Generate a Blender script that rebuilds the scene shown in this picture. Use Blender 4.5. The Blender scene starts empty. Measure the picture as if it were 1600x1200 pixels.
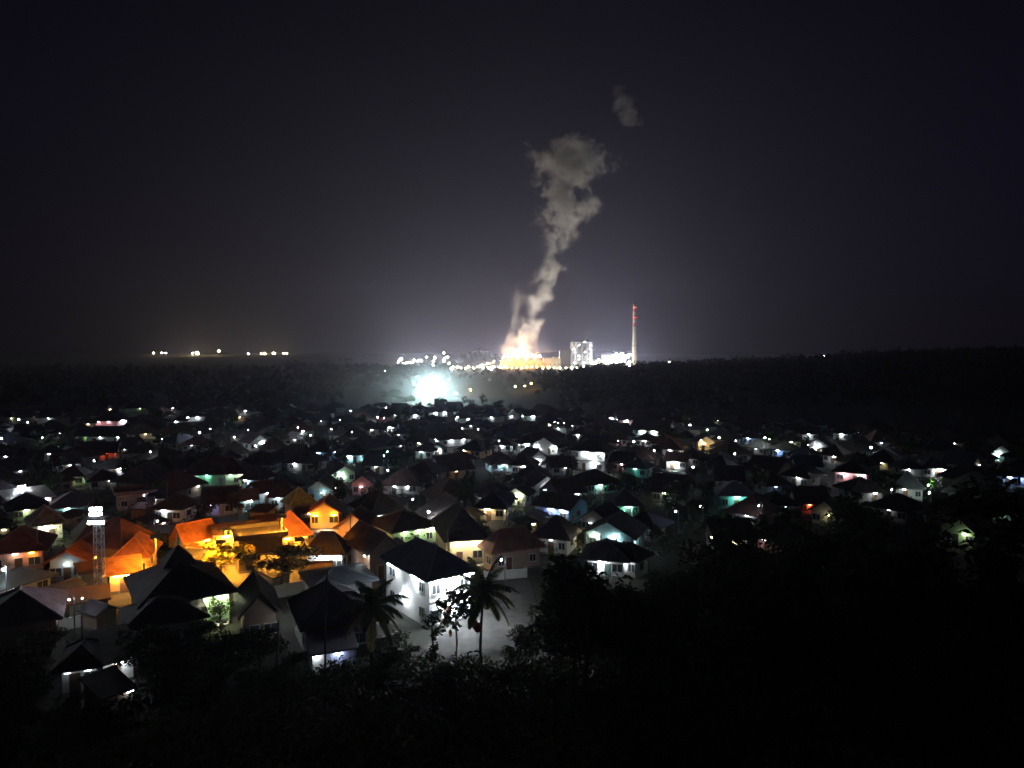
import bpy, math, random
from mathutils import Vector, Matrix
R = random.Random(7)
rad = math.radians
sc = bpy.context.scene
COL = sc.collection
# ------------------------------------------------------------------ camera
F = 1111.0; CZ = 32.0; HOR = 553.0
PITCH = math.atan((600-HOR)/F)
cam_d = bpy.data.cameras.new("camera"); cam = bpy.data.objects.new("camera", cam_d); COL.objects.link(cam)
cam.location = (0, 0, CZ); cam.rotation_euler = (rad(90)-PITCH, 0, 0)
cam_d.sensor_width = 36; cam_d.lens = 36*F/1600; cam_d.clip_end = 30000; cam_d.clip_start = .1
sc.camera = cam
CP, SP = math.cos(PITCH), math.sin(PITCH)
def ray(px, py):
    a = (px-800)/F; b = -(py-600)/F
    return Vector((a, CP + b*SP, -SP + b*CP))
def P(px, py, z=0.0):
    d = ray(px, py); t = (z-CZ)/d.z
    return Vector((0, 0, CZ)) + d*t
def PD(px, py, y):
    d = ray(px, py); return Vector((0, 0, CZ)) + d*(y/d.y)
def proj(v):
    y = v[1]; z = v[2]-CZ
    f = y*CP - z*SP; u = y*SP + z*CP
    return 800+F*v[0]/f, 600-F*u/f
def sm(a, b, t):
    t = min(1, max(0, (t-a)/(b-a))); return t*t*(3-2*t)
def hills(x, y):
    e = 72 - 20*sm(-14, -30, x) + 14*sm(0, 40, x)
    h = 0.0
    if y < e: h = 24*(1-max(0, y)/e)
    if y > 400:
        ridge = (13 + 15*sm(120, 480, x)) * sm(5, 110, x) * sm(420, 600, y) * (1-sm(900, 1150, y))
        ridge += 9*sm(440, 640, y)*sm(430, 900, x)*(1-sm(900, 1200, y))
        bump = 31*math.exp(-((x+75)/48)**2 - ((y-1720)/90)**2)
        far = (sm(1750, 3000, y))*(30 + 5*math.sin(x*.0021+1) + 3*math.sin(x*.006) - 8*math.exp(-((x-350)/500)**2))
        far2 = 16*sm(1600, 2400, y)*math.exp(-((x-330)/190)**2)
        left = 7*sm(900, 1250, y)*sm(-200, -420, x)
        h += ridge + bump + far + far2 + left
    return h
# ------------------------------------------------------------------ materials
def mat(name):
    m = bpy.data.materials.new(name); m.use_nodes = True
    nt = m.node_tree; nt.nodes.clear()
    return m, nt, nt.nodes, nt.links
def N(nt, t, **kw):
    n = nt.nodes.new(t)
    for k, v in kw.items():
        if hasattr(n, k): setattr(n, k, v)
        else: n.inputs[k.replace('_', ' ')].default_value = v
    return n
def surf(name, col=None, rough=.8, noise=.35, nscale=.8, wave=None, wscale=5.0, bump=.0, brick=False, spec=.3, metal=0.0, wave_col=.3):
    """procedural surface; col None -> colour of the object (obj.color)"""
    m, nt, ns, L = mat(name)
    out = N(nt, 'ShaderNodeOutputMaterial'); b = N(nt, 'ShaderNodeBsdfPrincipled')
    b.inputs['Roughness'].default_value = rough; b.inputs['Specular IOR Level'].default_value = spec; b.inputs['Metallic'].default_value = metal
    L.new(b.outputs[0], out.inputs[0])
    tc = N(nt, 'ShaderNodeTexCoord')
    if col is None: base = N(nt, 'ShaderNodeObjectInfo').outputs['Color']
    else:
        rgb = N(nt, 'ShaderNodeRGB'); rgb.outputs[0].default_value = (*col, 1); base = rgb.outputs[0]
    no = N(nt, 'ShaderNodeTexNoise'); no.inputs['Scale'].default_value = nscale; no.inputs['Detail'].default_value = 5; no.inputs['Roughness'].default_value = .65
    L.new(tc.outputs['Object'], no.inputs['Vector'])
    mr = N(nt, 'ShaderNodeMapRange'); mr.inputs['From Min'].default_value = .3; mr.inputs['From Max'].default_value = .75
    mr.inputs['To Min'].default_value = 1+noise*.4; mr.inputs['To Max'].default_value = 1-noise
    L.new(no.outputs[0], mr.inputs['Value'])
    val = mr.outputs[0]
    if wave:
        w = N(nt, 'ShaderNodeTexWave'); w.bands_direction = wave; w.inputs['Scale'].default_value = wscale; w.inputs['Distortion'].default_value = .3
        w.inputs['Detail'].default_value = 1
        L.new(tc.outputs['Object'], w.inputs['Vector'])
        m2 = N(nt, 'ShaderNodeMapRange'); m2.inputs['To Min'].default_value = 1-wave_col; m2.inputs['To Max'].default_value = 1.0
        L.new(w.outputs['Fac'], m2.inputs['Value'])
        mm = N(nt, 'ShaderNodeMath', operation='MULTIPLY'); L.new(val, mm.inputs[0]); L.new(m2.outputs[0], mm.inputs[1]); val = mm.outputs[0]
        if bump:
            bp = N(nt, 'ShaderNodeBump'); bp.inputs['Strength'].default_value = bump; bp.inputs['Distance'].default_value = .05
            L.new(w.outputs['Fac'], bp.inputs['Height']); L.new(bp.outputs[0], b.inputs['Normal'])
    mx = N(nt, 'ShaderNodeVectorMath', operation='SCALE'); L.new(base, mx.inputs[0]); L.new(val, mx.inputs['Scale'])
    L.new(mx.outputs[0], b.inputs['Base Color'])
    return m
def leafmat(name, col=None, trans=.35):
    m, nt, ns, L = mat(name)
    out = N(nt, 'ShaderNodeOutputMaterial')
    d = N(nt, 'ShaderNodeBsdfDiffuse'); t = N(nt, 'ShaderNodeBsdfTranslucent'); mix = N(nt, 'ShaderNodeMixShader'); mix.inputs[0].default_value = trans
    if col is None: base = N(nt, 'ShaderNodeObjectInfo').outputs['Color']
    else:
        rgb = N(nt, 'ShaderNodeRGB'); rgb.outputs[0].default_value = (*col, 1); base = rgb.outputs[0]
    g = N(nt, 'ShaderNodeNewGeometry')
    mr = N(nt, 'ShaderNodeMapRange'); mr.inputs['To Min'].default_value = .55; mr.inputs['To Max'].default_value = 1.35
    L.new(g.outputs['Random Per Island'], mr.inputs['Value'])
    mx = N(nt, 'ShaderNodeVectorMath', operation='SCALE'); L.new(base, mx.inputs[0]); L.new(mr.outputs[0], mx.inputs['Scale'])
    for n in (d, t): L.new(mx.outputs[0], n.inputs[0])
    L.new(d.outputs[0], mix.inputs[1]); L.new(t.outputs[0], mix.inputs[2]); L.new(mix.outputs[0], out.inputs[0])
    return m
LAMPC = dict(w=(.86, .95, 1.0), c=(.74, .99, .95), y=(1.0, .80, .48), g=(.55, 1.0, .45), b=(.45, .55, 1.0), o=(1.0, .36, .03), p=(1.0, .72, .80), t=(.35, 1.0, .85), r=(1.0, .12, .05), z=(1.0, .74, .32), h=(1.0, .98, .86), k=(.95, 1.0, .62))
_em = {}
def emit(code, strength):
    key = (code, round(strength, 3))
    if key not in _em:
        m, nt, ns, L = mat('lamp_glow')
        out = N(nt, 'ShaderNodeOutputMaterial'); e = N(nt, 'ShaderNodeEmission')
        e.inputs[0].default_value = (*LAMPC[code], 1); e.inputs[1].default_value = strength
        L.new(e.outputs[0], out.inputs[0]); m.cycles.emission_sampling = 'FRONT_BACK'
        _em[key] = m
    return _em[key]
M = dict(
    tile=surf('roof_tile', None, .8, .7, .7, 'Z', 4.5, .8, wave_col=.5),
    metal=surf('roof_sheet_metal', None, .5, .35, .4, 'X', 7.0, .6, wave_col=.45),
    wall=surf('plaster_wall', None, .85, .22, .5),
    trim=surf('painted_trim', (.42, .41, .39), .6, .15),
    fascia=surf('fascia_board', None, .7, .2),
    door=surf('door_wood', None, .5, .3, 3),
    glass=surf('window_glass', (.03, .035, .04), .12, .1, spec=.6),
    concrete=surf('concrete', (.20, .195, .185), .9, .5, .5),
    steel=surf('galvanised_steel', (.42, .44, .46), .5, .2, metal=.3),
    steel_dark=surf('dark_steel', (.12, .12, .13), .6, .25, metal=.2),
    timber=surf('pole_timber', (.07, .055, .04), .85, .3, 2),
    bark=surf('bark', (.10, .075, .055), .9, .4, 3, 'Z', 3.0, .5),
    leaf=leafmat('leaves', None), scrub=leafmat('scrub_leaves', (.05, .062, .03), .25),
    wood=leafmat('forest_leaves', (.021, .028, .016), .2), garden=leafmat('garden_leaves', (.05, .085, .03), .3),
    fruit=surf('red_skin', (.55, .07, .05), .5, .2, 5), dead=leafmat('dead_leaf', (.45, .18, .06), .4),
    clad=surf('plant_cladding', None, .7, .2, .05, 'Z', .5, .0, wave_col=.12),
)
# ------------------------------------------------------------------ mesh builder
class MB:
    def __init__(s): s.v = []; s.f = []; s.mi = []
    def poly(s, pts, mi=0):
        n = len(s.v); s.v += [tuple(p) for p in pts]; s.f.append(tuple(range(n, n+len(pts)))); s.mi.append(mi)
    def box(s, c, d, rz=0.0, mi=0, rx=0.0):
        m = Matrix.Translation(c) @ Matrix.Rotation(rz, 4, 'Z') @ Matrix.Rotation(rx, 4, 'X')
        x, y, z = d[0]/2, d[1]/2, d[2]/2
        p = [m @ Vector(q) for q in ((-x,-y,-z),(x,-y,-z),(x,y,-z),(-x,y,-z),(-x,-y,z),(x,-y,z),(x,y,z),(-x,y,z))]
        n = len(s.v); s.v += [tuple(q) for q in p]
        for f in ((0,3,2,1),(4,5,6,7),(0,1,5,4),(1,2,6,5),(2,3,7,6),(3,0,4,7)):
            s.f.append(tuple(n+i for i in f)); s.mi.append(mi)
        return s
    def tube(s, pts, r, seg=6, mi=0, cap=True):
        """r: number or list"""
        pts = [Vector(p) for p in pts]; rr = r if isinstance(r, (list, tuple)) else [r]*len(pts)
        n0 = len(s.v)
        for i, p in enumerate(pts):
            t = (pts[min(i+1, len(pts)-1)] - pts[max(i-1, 0)]).normalized()
            a = t.cross(Vector((0, 0, 1)));  a = Vector((1, 0, 0)) if a.length < 1e-3 else a.normalized()
            b = t.cross(a)
            for k in range(seg):
                an = 2*math.pi*k/seg; s.v.append(tuple(p + (a*math.cos(an)+b*math.sin(an))*rr[i]))
        for i in range(len(pts)-1):
            for k in range(seg):
                s.f.append((n0+i*seg+k, n0+i*seg+(k+1) % seg, n0+(i+1)*seg+(k+1) % seg, n0+(i+1)*seg+k)); s.mi.append(mi)
        if cap:
            s.f.append(tuple(n0+k for k in range(seg))); s.mi.append(mi)
            s.f.append(tuple(n0+(len(pts)-1)*seg+k for k in reversed(range(seg)))); s.mi.append(mi)
        return s
    def ball(s, c, r, mi=0, seg=8, rings=5, sz=1.0):
        n0 = len(s.v); c = Vector(c)
        s.v.append(tuple(c+Vector((0, 0, r*sz))))
        for i in range(1, rings):
            th = math.pi*i/rings
            for k in range(seg):
                a = 2*math.pi*k/seg
                s.v.append(tuple(c+Vector((r*math.sin(th)*math.cos(a), r*math.sin(th)*math.sin(a), r*sz*math.cos(th)))))
        s.v.append(tuple(c-Vector((0, 0, r*sz)))); e = len(s.v)-1
        for k in range(seg):
            s.f.append((n0, n0+1+k, n0+1+(k+1) % seg)); s.mi.append(mi)
            q = n0+1+(rings-2)*seg
            s.f.append((q+(k+1) % seg, q+k, e)); s.mi.append(mi)
        for i in range(rings-2):
            for k in range(seg):
                a = n0+1+i*seg
                s.f.append((a+k, a+seg+k, a+seg+(k+1) % seg, a+(k+1) % seg)); s.mi.append(mi)
        return s
    def build(s, name, mats, parent=None, color=None, smooth=False, loc=None):
        me = bpy.data.meshes.new(name); me.from_pydata(s.v, [], s.f)
        for m in (mats if isinstance(mats, (list, tuple)) else [mats]): me.materials.append(m)
        if any(s.mi): me.polygons.foreach_set('material_index', s.mi)
        if smooth: me.polygons.foreach_set('use_smooth', [True]*len(s.f))
        o = bpy.data.objects.new(name, me); COL.objects.link(o)
        if parent is not None: o.parent = parent
        if color is not None: o.color = (*color[:3], 1)
        if loc is not None: o.location = loc
        return o
THINGS = []
def tag(o, label, cat, group=None, **info):
    for k in ('label', 'group'):
        if k in o: del o[k]
    if label: o['label'] = label
    o['category'] = cat
    if group: o['group'] = group
    THINGS.append((o, info)); return o
def thing(name, loc, rz=0.0, label=None, cat=None, group=None, **info):
    o = bpy.data.objects.new(name, None); COL.objects.link(o); o.location = loc; o.rotation_euler = (0, 0, rz)
    o.empty_display_size = .5
    return tag(o, label, cat, group, **info)
def copy_tree(root, loc, rz=0.0, scale=None, color=None):
    r = root.copy(); COL.objects.link(r); r.location = loc; r.rotation_euler = (0, 0, rz)
    if scale: r.scale = (scale[0], scale[0], scale[1])
    for ch in list(root.children):
        c = ch.copy(); COL.objects.link(c); c.parent = r
        if color is not None and 'crown' in c.name: c.color = (*color, 1)
        for g in list(ch.children):
            d = g.copy(); COL.objects.link(d); d.parent = c
    return r
# ------------------------------------------------------------------ house
FOOT = []      # (center, half w, half d, rz)
PROT = []      # protected picture rectangles (x0,y0,x1,y1,depth)
def obb_hit(a, b):
    (ca, wa, da, ra), (cb, wb, db, rb) = a, b
    dx, dy = cb[0]-ca[0], cb[1]-ca[1]
    if dx*dx+dy*dy > (math.hypot(wa, da)+math.hypot(wb, db))**2: return False
    for r in (ra, ra+math.pi/2, rb, rb+math.pi/2):
        ax, ay = math.cos(r), math.sin(r)
        def ext(w, d, q): return w*abs(ax*math.cos(q)+ay*math.sin(q)) + d*abs(-ax*math.sin(q)+ay*math.cos(q))
        if abs(dx*ax+dy*ay) > ext(wa, da, ra)+ext(wb, db, rb): return False
    return True
def roof_mesh(kind, w, d, e, rise, o, axis, oz=.0, of=None):
    """returns MB with the roof shell, thickness .14, local frame; e: eave height"""
    m = MB(); X, Y = w/2+o, d/2+o; Yf = d/2+(of if of is not None else o); th = .14
    A, B, C, D = (-X,-Yf), (X,-Yf), (X,Y), (-X,Y); cy = (Y-Yf)/2
    def up(p, z): return (p[0], p[1], z)
    if kind in ('hip', 'pyramid'):
        if w >= d: h = max(0, (w-d)/2) if kind == 'hip' else 0; r1, r2 = (-h, cy, e+rise), (h, cy, e+rise)
        else: h = max(0, (d-w)/2) if kind == 'hip' else 0; r1, r2 = (0, cy-h, e+rise), (0, cy+h, e+rise)
        if h < .3: fs = [[up(A, e), up(B, e), r1], [up(B, e), up(C, e), r1], [up(C, e), up(D, e), r1], [up(D, e), up(A, e), r1]]
        elif w >= d: fs = [[up(A, e), up(B, e), r2, r1], [up(B, e), up(C, e), r2], [up(C, e), up(D, e), r1, r2], [up(D, e), up(A, e), r1]]
        else: fs = [[up(A, e), up(B, e), r1], [up(B, e), up(C, e), r2, r1], [up(C, e), up(D, e), r2], [up(D, e), up(A, e), r1, r2]]
        caps = [(A, r1), (D, r1), (B, r2 if w >= d else r1), (C, r2)]
        if w < d: caps = [(A, r1), (B, r1), (C, r2), (D, r2)]
        ridge = (r1, r2)
        for f in fs: m.poly(f)
        for p, q in caps: m.tube([up(p, e+.02), (q[0], q[1], q[2]+.04)], .11, 4, 1, cap=False)
        if h >= .3: m.tube([(r1[0], r1[1], r1[2]+.05), (r2[0], r2[1], r2[2]+.05)], .13, 4, 1)
    elif kind == 'gable':
        if axis == 'x': r1, r2 = (-X, cy, e+rise), (X, cy, e+rise); m.poly([up(A, e), up(B, e), r2, r1]); m.poly([up(C, e), up(D, e), r1, r2])
        else: r1, r2 = (0, -Yf, e+rise), (0, Y, e+rise); m.poly([up(B, e), up(C, e), r2, r1]); m.poly([up(D, e), up(A, e), r1, r2])
        m.tube([(r1[0], r1[1], r1[2]+.05), (r2[0], r2[1], r2[2]+.05)], .13, 4, 1)
        # barge boards
        ends = ((A, r1), (D, r1), (B, r2), (C, r2)) if axis == 'x' else ((A, r1), (B, r1), (C, r2), (D, r2))
        for p, q in ends: m.tube([up(p, e-.09), (q[0], q[1], q[2]-.09)], .1, 4, 1)
    elif kind == 'shed':
        m.poly([up(A, e), up(B, e), up(C, e+rise), up(D, e+rise)])
        for p, q in ((A, D), (B, C)): m.tube([up(p, e-.08), up(q, e+rise-.08)], .08, 4, 1)
    else:  # flat roof with parapet
        m.box((0, cy, e+.06), (2*X, Y+Yf, .12))
        for (c, dd) in (((0, -Yf+.08, e+.4), (2*X-.34, .16, .56)), ((0, Y-.08, e+.4), (2*X-.34, .16, .56)), ((-X+.08, cy, e+.4), (.16, Y+Yf, .56)), ((X-.08, cy, e+.4), (.16, Y+Yf, .56))):
            m.box(c, dd, 0, 1)
        return m
    # underside, set below, and fascia boards
    if kind in ('hip', 'pyramid'): m.poly([up(D, e-.1), up(C, e-.1), up(B, e-.1), up(A, e-.1)], 1)
    elif kind == 'shed': m.poly([up(D, e+rise-.1), up(C, e+rise-.1), up(B, e-.1), up(A, e-.1)], 1)
    else:
        if axis == 'x': m.poly([(r1[0], r1[1], r1[2]-.12), (r2[0], r2[1], r2[2]-.12), up(B, e-.12), up(A, e-.12)], 1); m.poly([(r2[0], r2[1], r2[2]-.12), (r1[0], r1[1], r1[2]-.12), up(D, e-.12), up(C, e-.12)], 1)
        else: m.poly([(r1[0], r1[1], r1[2]-.12), (r2[0], r2[1], r2[2]-.12), up(C, e-.12), up(B, e-.12)], 1); m.poly([(r2[0], r2[1], r2[2]-.12), (r1[0], r1[1], r1[2]-.12), up(A, e-.12), up(D, e-.12)], 1)
    ez = e-.08
    if kind != 'gable' or axis == 'x':
        m.box((0, -Yf-.015, ez), (2*X+.1, .05, .2), 0, 1)
        if kind != 'shed': m.box((0, Y+.015, ez), (2*X+.1, .05, .2), 0, 1)
    if kind in ('hip', 'pyramid') or (kind == 'gable' and axis == 'y'):
        m.box((-X-.015, cy, ez), (.05, Y+Yf-.02, .2), 0, 1); m.box((X+.015, cy, ez), (.05, Y+Yf-.02, .2), 0, 1)
    return m
def lampfix(parent, x, y, z, code, I, long=.8, along='x', name='porch_lamp', big=1.0):
    """tube lamp with a small batten above it"""
    A = long*.11; m = MB()
    dx, dy = (long, .1) if along == 'x' else (.1, long)
    m.box((0, 0, 0), (dx*big, dy*big, .08*big), 0, 0)
    m.box((0, 0, .07*big), (dx*1.08, dy*1.08, .04), 0, 1)
    return m.build(name, [emit(code, min(900, I/A)), M['trim']], parent, loc=(x, y, z))
def house(cx, cy, rz, w, d, e=3.0, rise=2.2, kind='hip', o=.7, roof=(.06, .045, .045), wall=(.5, .5, .48), axis='x', lamps=(), porch=0.0,
          fine=False, metal=False, label=None, name='house', group=None, z0=None, storeys=1, fasc=None, windows=True, win_lit=None, lm='', **info):
    if z0 is None: z0 = hills(cx, cy)-.05
    root = thing(name, (cx, cy, z0), rz, label, 'house', group, roof=roof, wall=wall, rk=kind, lamps=lamps, lm=lm, st=storeys, metal=metal, isH=1, **info)
    FOOT.append(((cx, cy), w/2+o*.7, d/2+o*.7, rz))
    X, Y = w/2, d/2
    wm = MB(); t = e-.1
    wm.poly([(-X,-Y,-1), (X,-Y,-1), (X,-Y,t), (-X,-Y,t)]); wm.poly([(X,-Y,-1), (X,Y,-1), (X,Y,t), (X,-Y,t)])
    wm.poly([(X,Y,-1), (-X,Y,-1), (-X,Y,t), (X,Y,t)]); wm.poly([(-X,Y,-1), (-X,-Y,-1), (-X,-Y,t), (-X,Y,t)])
    gr = rise*Y/(Y+o) if axis == 'x' else rise*X/(X+o)
    lift = rise*o/((Y if axis == 'x' else X)+o)
    if kind == 'gable':
        zt = e+rise-.14
        if axis == 'x':
            for sx in (-X, X): wm.poly([(sx,-Y,t), (sx,Y,t), (sx,Y,t+lift*.8), (sx,0,zt), (sx,-Y,t+lift*.8)])
        else:
            for sy in (-Y, Y): wm.poly([(-X,sy,t), (X,sy,t), (X,sy,t+lift*.8), (0,sy,zt), (-X,sy,t+lift*.8)])
    if kind == 'shed':
        for sx in (-X, X): wm.poly([(sx,-Y,t), (sx,Y,t), (sx,Y,t+rise*.93)])
        wm.poly([(X,Y,t), (-X,Y,t), (-X,Y,t+rise*.9), (X,Y,t+rise*.9)])
    wm.box((0, -Y-.03, .1), (w, .06, .5), 0, 1)
    if storeys == 2:
        wm.box((0, -Y-.05, e*.5), (w, .1, .25), 0, 1)
    wo = wm.build('wall', [M['wall'], M['concrete']], root, wall)
    of = o+porch
    rm = roof_mesh(kind, w, d, e, rise, o, axis, of=of)
    fc = fasc if fasc else (.30, .28, .26)
    ro = rm.build('roof', [M['metal'] if metal else M['tile'], M['fascia']], root, roof)
    # door and windows of the front and both sides
    for s in range(storeys):
        zb = s*e/storeys
        hh = min(2.1, e/storeys-.5)
        if s == 0 and windows:
            dm = MB(); dx = R.uniform(-.22, .22)*w
            dm.box((dx, -Y-.02, zb+hh/2), (.95, .1, hh), 0, 0)
            for q in (-.52, .52): dm.box((dx+q, -Y-.03, zb+hh/2), (.09, .12, hh), 0, 1)
            dm.box((dx, -Y-.03, zb+hh+.045), (1.13, .12, .09), 0, 1)
            do = dm.build('door', [M['door'], M['trim']], root, R.choice(((.10, .055, .03), (.06, .04, .03), (.30, .28, .25), (.05, .08, .07), (.14, .08, .04))))
            if fine: MB().ball((dx+.35, -Y-.1, zb+1.0), .05, 0, 6, 4).build('handle', M['steel'], do)
        if not windows: continue
        faces = [('F', w), ('L', d), ('R', d)] if not fine else [('F', w), ('L', d), ('R', d)]
        for f, ln in faces:
            n = 2 if f == 'F' else (2 if ln > 7 else 1)
            if not fine and f != 'F': n = 1
            for k in range(n):
                u = (-.34+.68*k)*ln if n == 2 else 0.0
                if f == 'F' and s == 0 and abs(u-dx) < 1.2: continue
                ww, wh = R.choice((1.1, 1.5)), 1.15
                c = (u, -Y-.025, zb+1.55) if f == 'F' else ((-X-.025, u, zb+1.55) if f == 'L' else (X+.025, u, zb+1.55))
                fm = MB(); pm = MB()
                def bx(mm, cu, cz, du, dz, dep):
                    if f == 'F': mm.box((c[0]+cu, c[1], c[2]+cz), (du, dep, dz))
                    else: mm.box((c[0], c[1]+cu, c[2]+cz), (dep, du, dz))
                bx(fm, -ww/2, 0, .09, wh, .12); bx(fm, ww/2, 0, .09, wh, .12); bx(fm, 0, wh/2, ww+.09, .09, .13); bx(fm, 0, -wh/2, ww+.14, .1, .16); bx(fm, 0, 0, .06, wh-.1, .10)
                bx(pm, 0, 0, ww-.05, wh-.05, .07)
                fo = fm.build('window', M['trim'], root)
                lit = win_lit and R.random() < .6
                pm.build('pane', emit(win_lit, 2.2) if lit else M['glass'], fo)
    if porch > 0:
        for q in (-1, 1) if w < 8 else (-1, -.33, .33, 1):
            cm = MB(); cm.box((q*(X-.15), -Y-porch+.1, (e-.12)/2-.2), (.26, .26, e-.12+.4)); cm.box((q*(X-.15), -Y-porch+.1, .25), (.36, .36, .5))
            cm.build('column', M['trim'], root)
        MB().box((0, -Y-porch/2-.1, -.35), (w, porch, .8)).build('porch_floor', M['concrete'], root)
    for (side, u, code, I, *rest) in lamps:
        zz = rest[0] if rest else (e-.32); off = min(.55, o*.75) if not (porch and side == 'F') else porch*.55
        lg = min(1.2, .5+I/60)
        if side == 'F': lampfix(root, u*w, -Y-off, zz, code, I, lg)
        elif side == 'B': lampfix(root, u*w, Y+off, zz, code, I, lg)
        elif side == 'L': lampfix(root, -X-off, u*d, zz, code, I, lg, 'y')
        else: lampfix(root, X+off, u*d, zz, code, I, lg, 'y')
    return root
def corner(L, Fp, Rp, e, zb=0.0, o=.7, dl=None, **kw):
    """a house from the picture points of three eave corners at height e"""
    f, r, l = P(*Fp, e+zb), P(*Rp, e+zb), P(*L, e+zb)
    u = r-f; wr = u.length; u.normalize(); v = Vector((-u.y, u.x, 0))
    dep = dl if dl else max(4.5, (l-f).dot(v))
    c = f + u*wr/2 + v*dep/2
    return house(c.x, c.y, math.atan2(u.y, u.x), max(2.5, wr-2*o), dep-2*o, e=e, o=o, z0=zb-.02, **kw)
def facing(px, py, w, d, e, turn=0.0, zb=0.0, hz=.5, **kw):
    """a house whose front wall's centre is met at px,py; turn: yaw away from facing the camera"""
    p = P(px, py, zb+e*hz)
    rz = math.atan2(-p.x, p.y)*1.0 + rad(turn)
    n = Vector((-math.sin(rz), math.cos(rz), 0))
    c = p + n*d/2
    return house(c.x, c.y, rz, w, d, e=e, z0=zb-.02, **kw)
# ------------------------------------------------------------------ ground
def build_ground():
    ys = []; y = -60.0
    while y < 7000: ys.append(y); y += 4 if y < 110 else (14 if y < 420 else (22 if y < 1200 else (40 if y < 2000 else 160)))
    m = MB(); nx = 120; rows = []
    for y in ys:
        half = 90 + max(0, y)*1.15; row = []
        for i in range(nx+1):
            t = i/nx*2-1; x = half*(t*.55+.45*t*t*t); z = hills(x, y)
            if y > 1250 and z > 4: z += .9*math.sin(x*.05+y*.01)
            row.append(len(m.v)); m.v.append((x, y, z))
        rows.append(row)
    for a, b in zip(rows, rows[1:]):
        for i in range(nx): m.f.append((a[i], a[i+1], b[i+1], b[i])); m.mi.append(0)
    mt = surf('soil_and_grass', (.034, .034, .026), .95, .6, .35)
    o = m.build('ground', mt, smooth=True); o['kind'] = 'structure'
build_ground()
def strip(name, pts, wid, mt, lift=.02, crown=True):
    m = MB(); pts = [Vector((p[0], p[1], 0)) for p in pts]; seg = []
    for a, b in zip(pts, pts[1:]):
        n = max(1, int((b-a).length/6)); seg += [a+(b-a)*k/n for k in range(n)]
    seg.append(pts[-1]); prev = None
    for i, p in enumerate(seg):
        t = (seg[min(i+1, len(seg)-1)]-seg[max(i-1, 0)]).normalized(); nn = Vector((-t.y, t.x, 0))
        q = [p+nn*wid/2, p-nn*wid/2]
        for k in q: k.z = hills(k.x, k.y)+lift
        idx = (len(m.v), len(m.v)+1); m.v += [tuple(q[0]), tuple(q[1])]
        if prev: m.f.append((prev[0], prev[1], idx[1], idx[0])); m.mi.append(0)
        prev = idx
    o = m.build(name, mt); o['kind'] = 'structure'; return o
ASPH = surf('asphalt', (.045, .045, .047), .85, .3, .6)
LANES = [[P(376, 925), P(378, 880), P(345, 770), P(330, 700), P(380, 655)], [P(700, 1010), P(820, 960), P(800, 880), P(775, 830), P(760, 760), P(735, 690), P(720, 655)],
         [P(548, 905), P(560, 880), P(545, 800), P(520, 745), P(500, 690), P(540, 650)], [P(-60, 925), P(60, 905), P(110, 860), P(250, 812), P(420, 790)],
         [P(1010, 850), P(1030, 790), P(1075, 735), P(1060, 700), P(960, 665)], [P(1430, 900), P(1330, 800), P(1290, 730), P(1180, 690)]]
for k, l in enumerate(LANES): strip('lane', l, 3.6, ASPH, .02+.004*k)
yard = MB()
yc = [P(660, 1012), P(690, 1030), P(760, 1022), P(830, 1005), P(850, 965), P(838, 945), P(800, 922), P(748, 945)]
yard.poly([(p.x, p.y, .05) for p in yc][::-1] if False else [(p.x, p.y, hills(p.x, p.y)+.06) for p in yc])
yo = yard.build('concrete_yard', surf('yard_concrete', (.075, .073, .068), .9, .7, .7)); yo['kind'] = 'structure'
# ------------------------------------------------------------------ the houses that can be told apart near the camera
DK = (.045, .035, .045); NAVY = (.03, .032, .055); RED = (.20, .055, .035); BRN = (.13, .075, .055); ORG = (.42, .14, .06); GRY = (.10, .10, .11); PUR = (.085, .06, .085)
WH = (.78, .78, .76); CRM = (.66, .56, .38); GRN = (.38, .58, .36); TEA = (.25, .62, .55); BLU = (.32, .45, .72); PNK = (.72, .40, .40); PCH = (.72, .46, .30); GYW = (.42, .42, .41); BRW = (.30, .22, .17); LBL = (.40, .62, .72)
WCOL = dict(W=WH, Y=CRM, G=GRN, T=TEA, B=BLU, P=PNK, R=PCH, A=GYW, N=BRW, L=LBL)
wh = corner((602, 868), (667, 908), (748, 890), 6.0, rise=2.6, roof=NAVY, wall=WH, storeys=2, fine=True, fasc=(.75, .75, .75),
       lamps=[('F', -.3, 'w', 240), ('F', .12, 'w', 240), ('F', .42, 'w', 140), ('L', -.25, 'w', 60), ('L', .3, 'w', 50), ('L', 0, 'w', 30, 2.7), ('F', -.1, 'w', 90, 2.6), ('F', .3, 'w', 70, 2.6)], o=.75,
       label='tall white two-storey house with a navy hipped roof and floodlit yard', lm='the tall white house')
corner((553, 840), (573, 868), (633, 858), 4.0, rise=2.6, kind='gable', axis='y', roof=BRN, wall=BRW, fine=True, porch=.0,
       lamps=[('L', -.45, 'w', 8)], label='brown gabled house with tan gable end behind the tall white house', lm='the brown gabled house')
corner((590, 812), (611, 833), (690, 820), 3.2, rise=2.3, roof=(.06, .055, .045), wall=GRN, fine=True, lamps=[('F', -.25, 'k', 9), ('F', .1, 'k', 14), ('F', .38, 'k', 26)],
       label='long olive-roofed house with yellow-green strip of light under its eave', lm='the strip-lit long house')
corner((684, 818), (692, 843), (764, 838), 4.3, rise=4.0, roof=DK, wall=CRM, fine=True, porch=1.2, lamps=[('F', -.2, 'y', 65), ('F', .25, 'y', 55)], dl=11,
       label='yellow house with warm lit porch under a wide dark hipped roof', lm='the yellow porch house')
corner((748, 852), (768, 865), (853, 853), 3.2, rise=2.7, roof=(.19, .085, .065), wall=BRW, fine=True, lamps=[('R', 0, 'w', 9)], label='low house under a broad brown hipped roof right of the yellow porch', lm='the broad brown roof')
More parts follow.
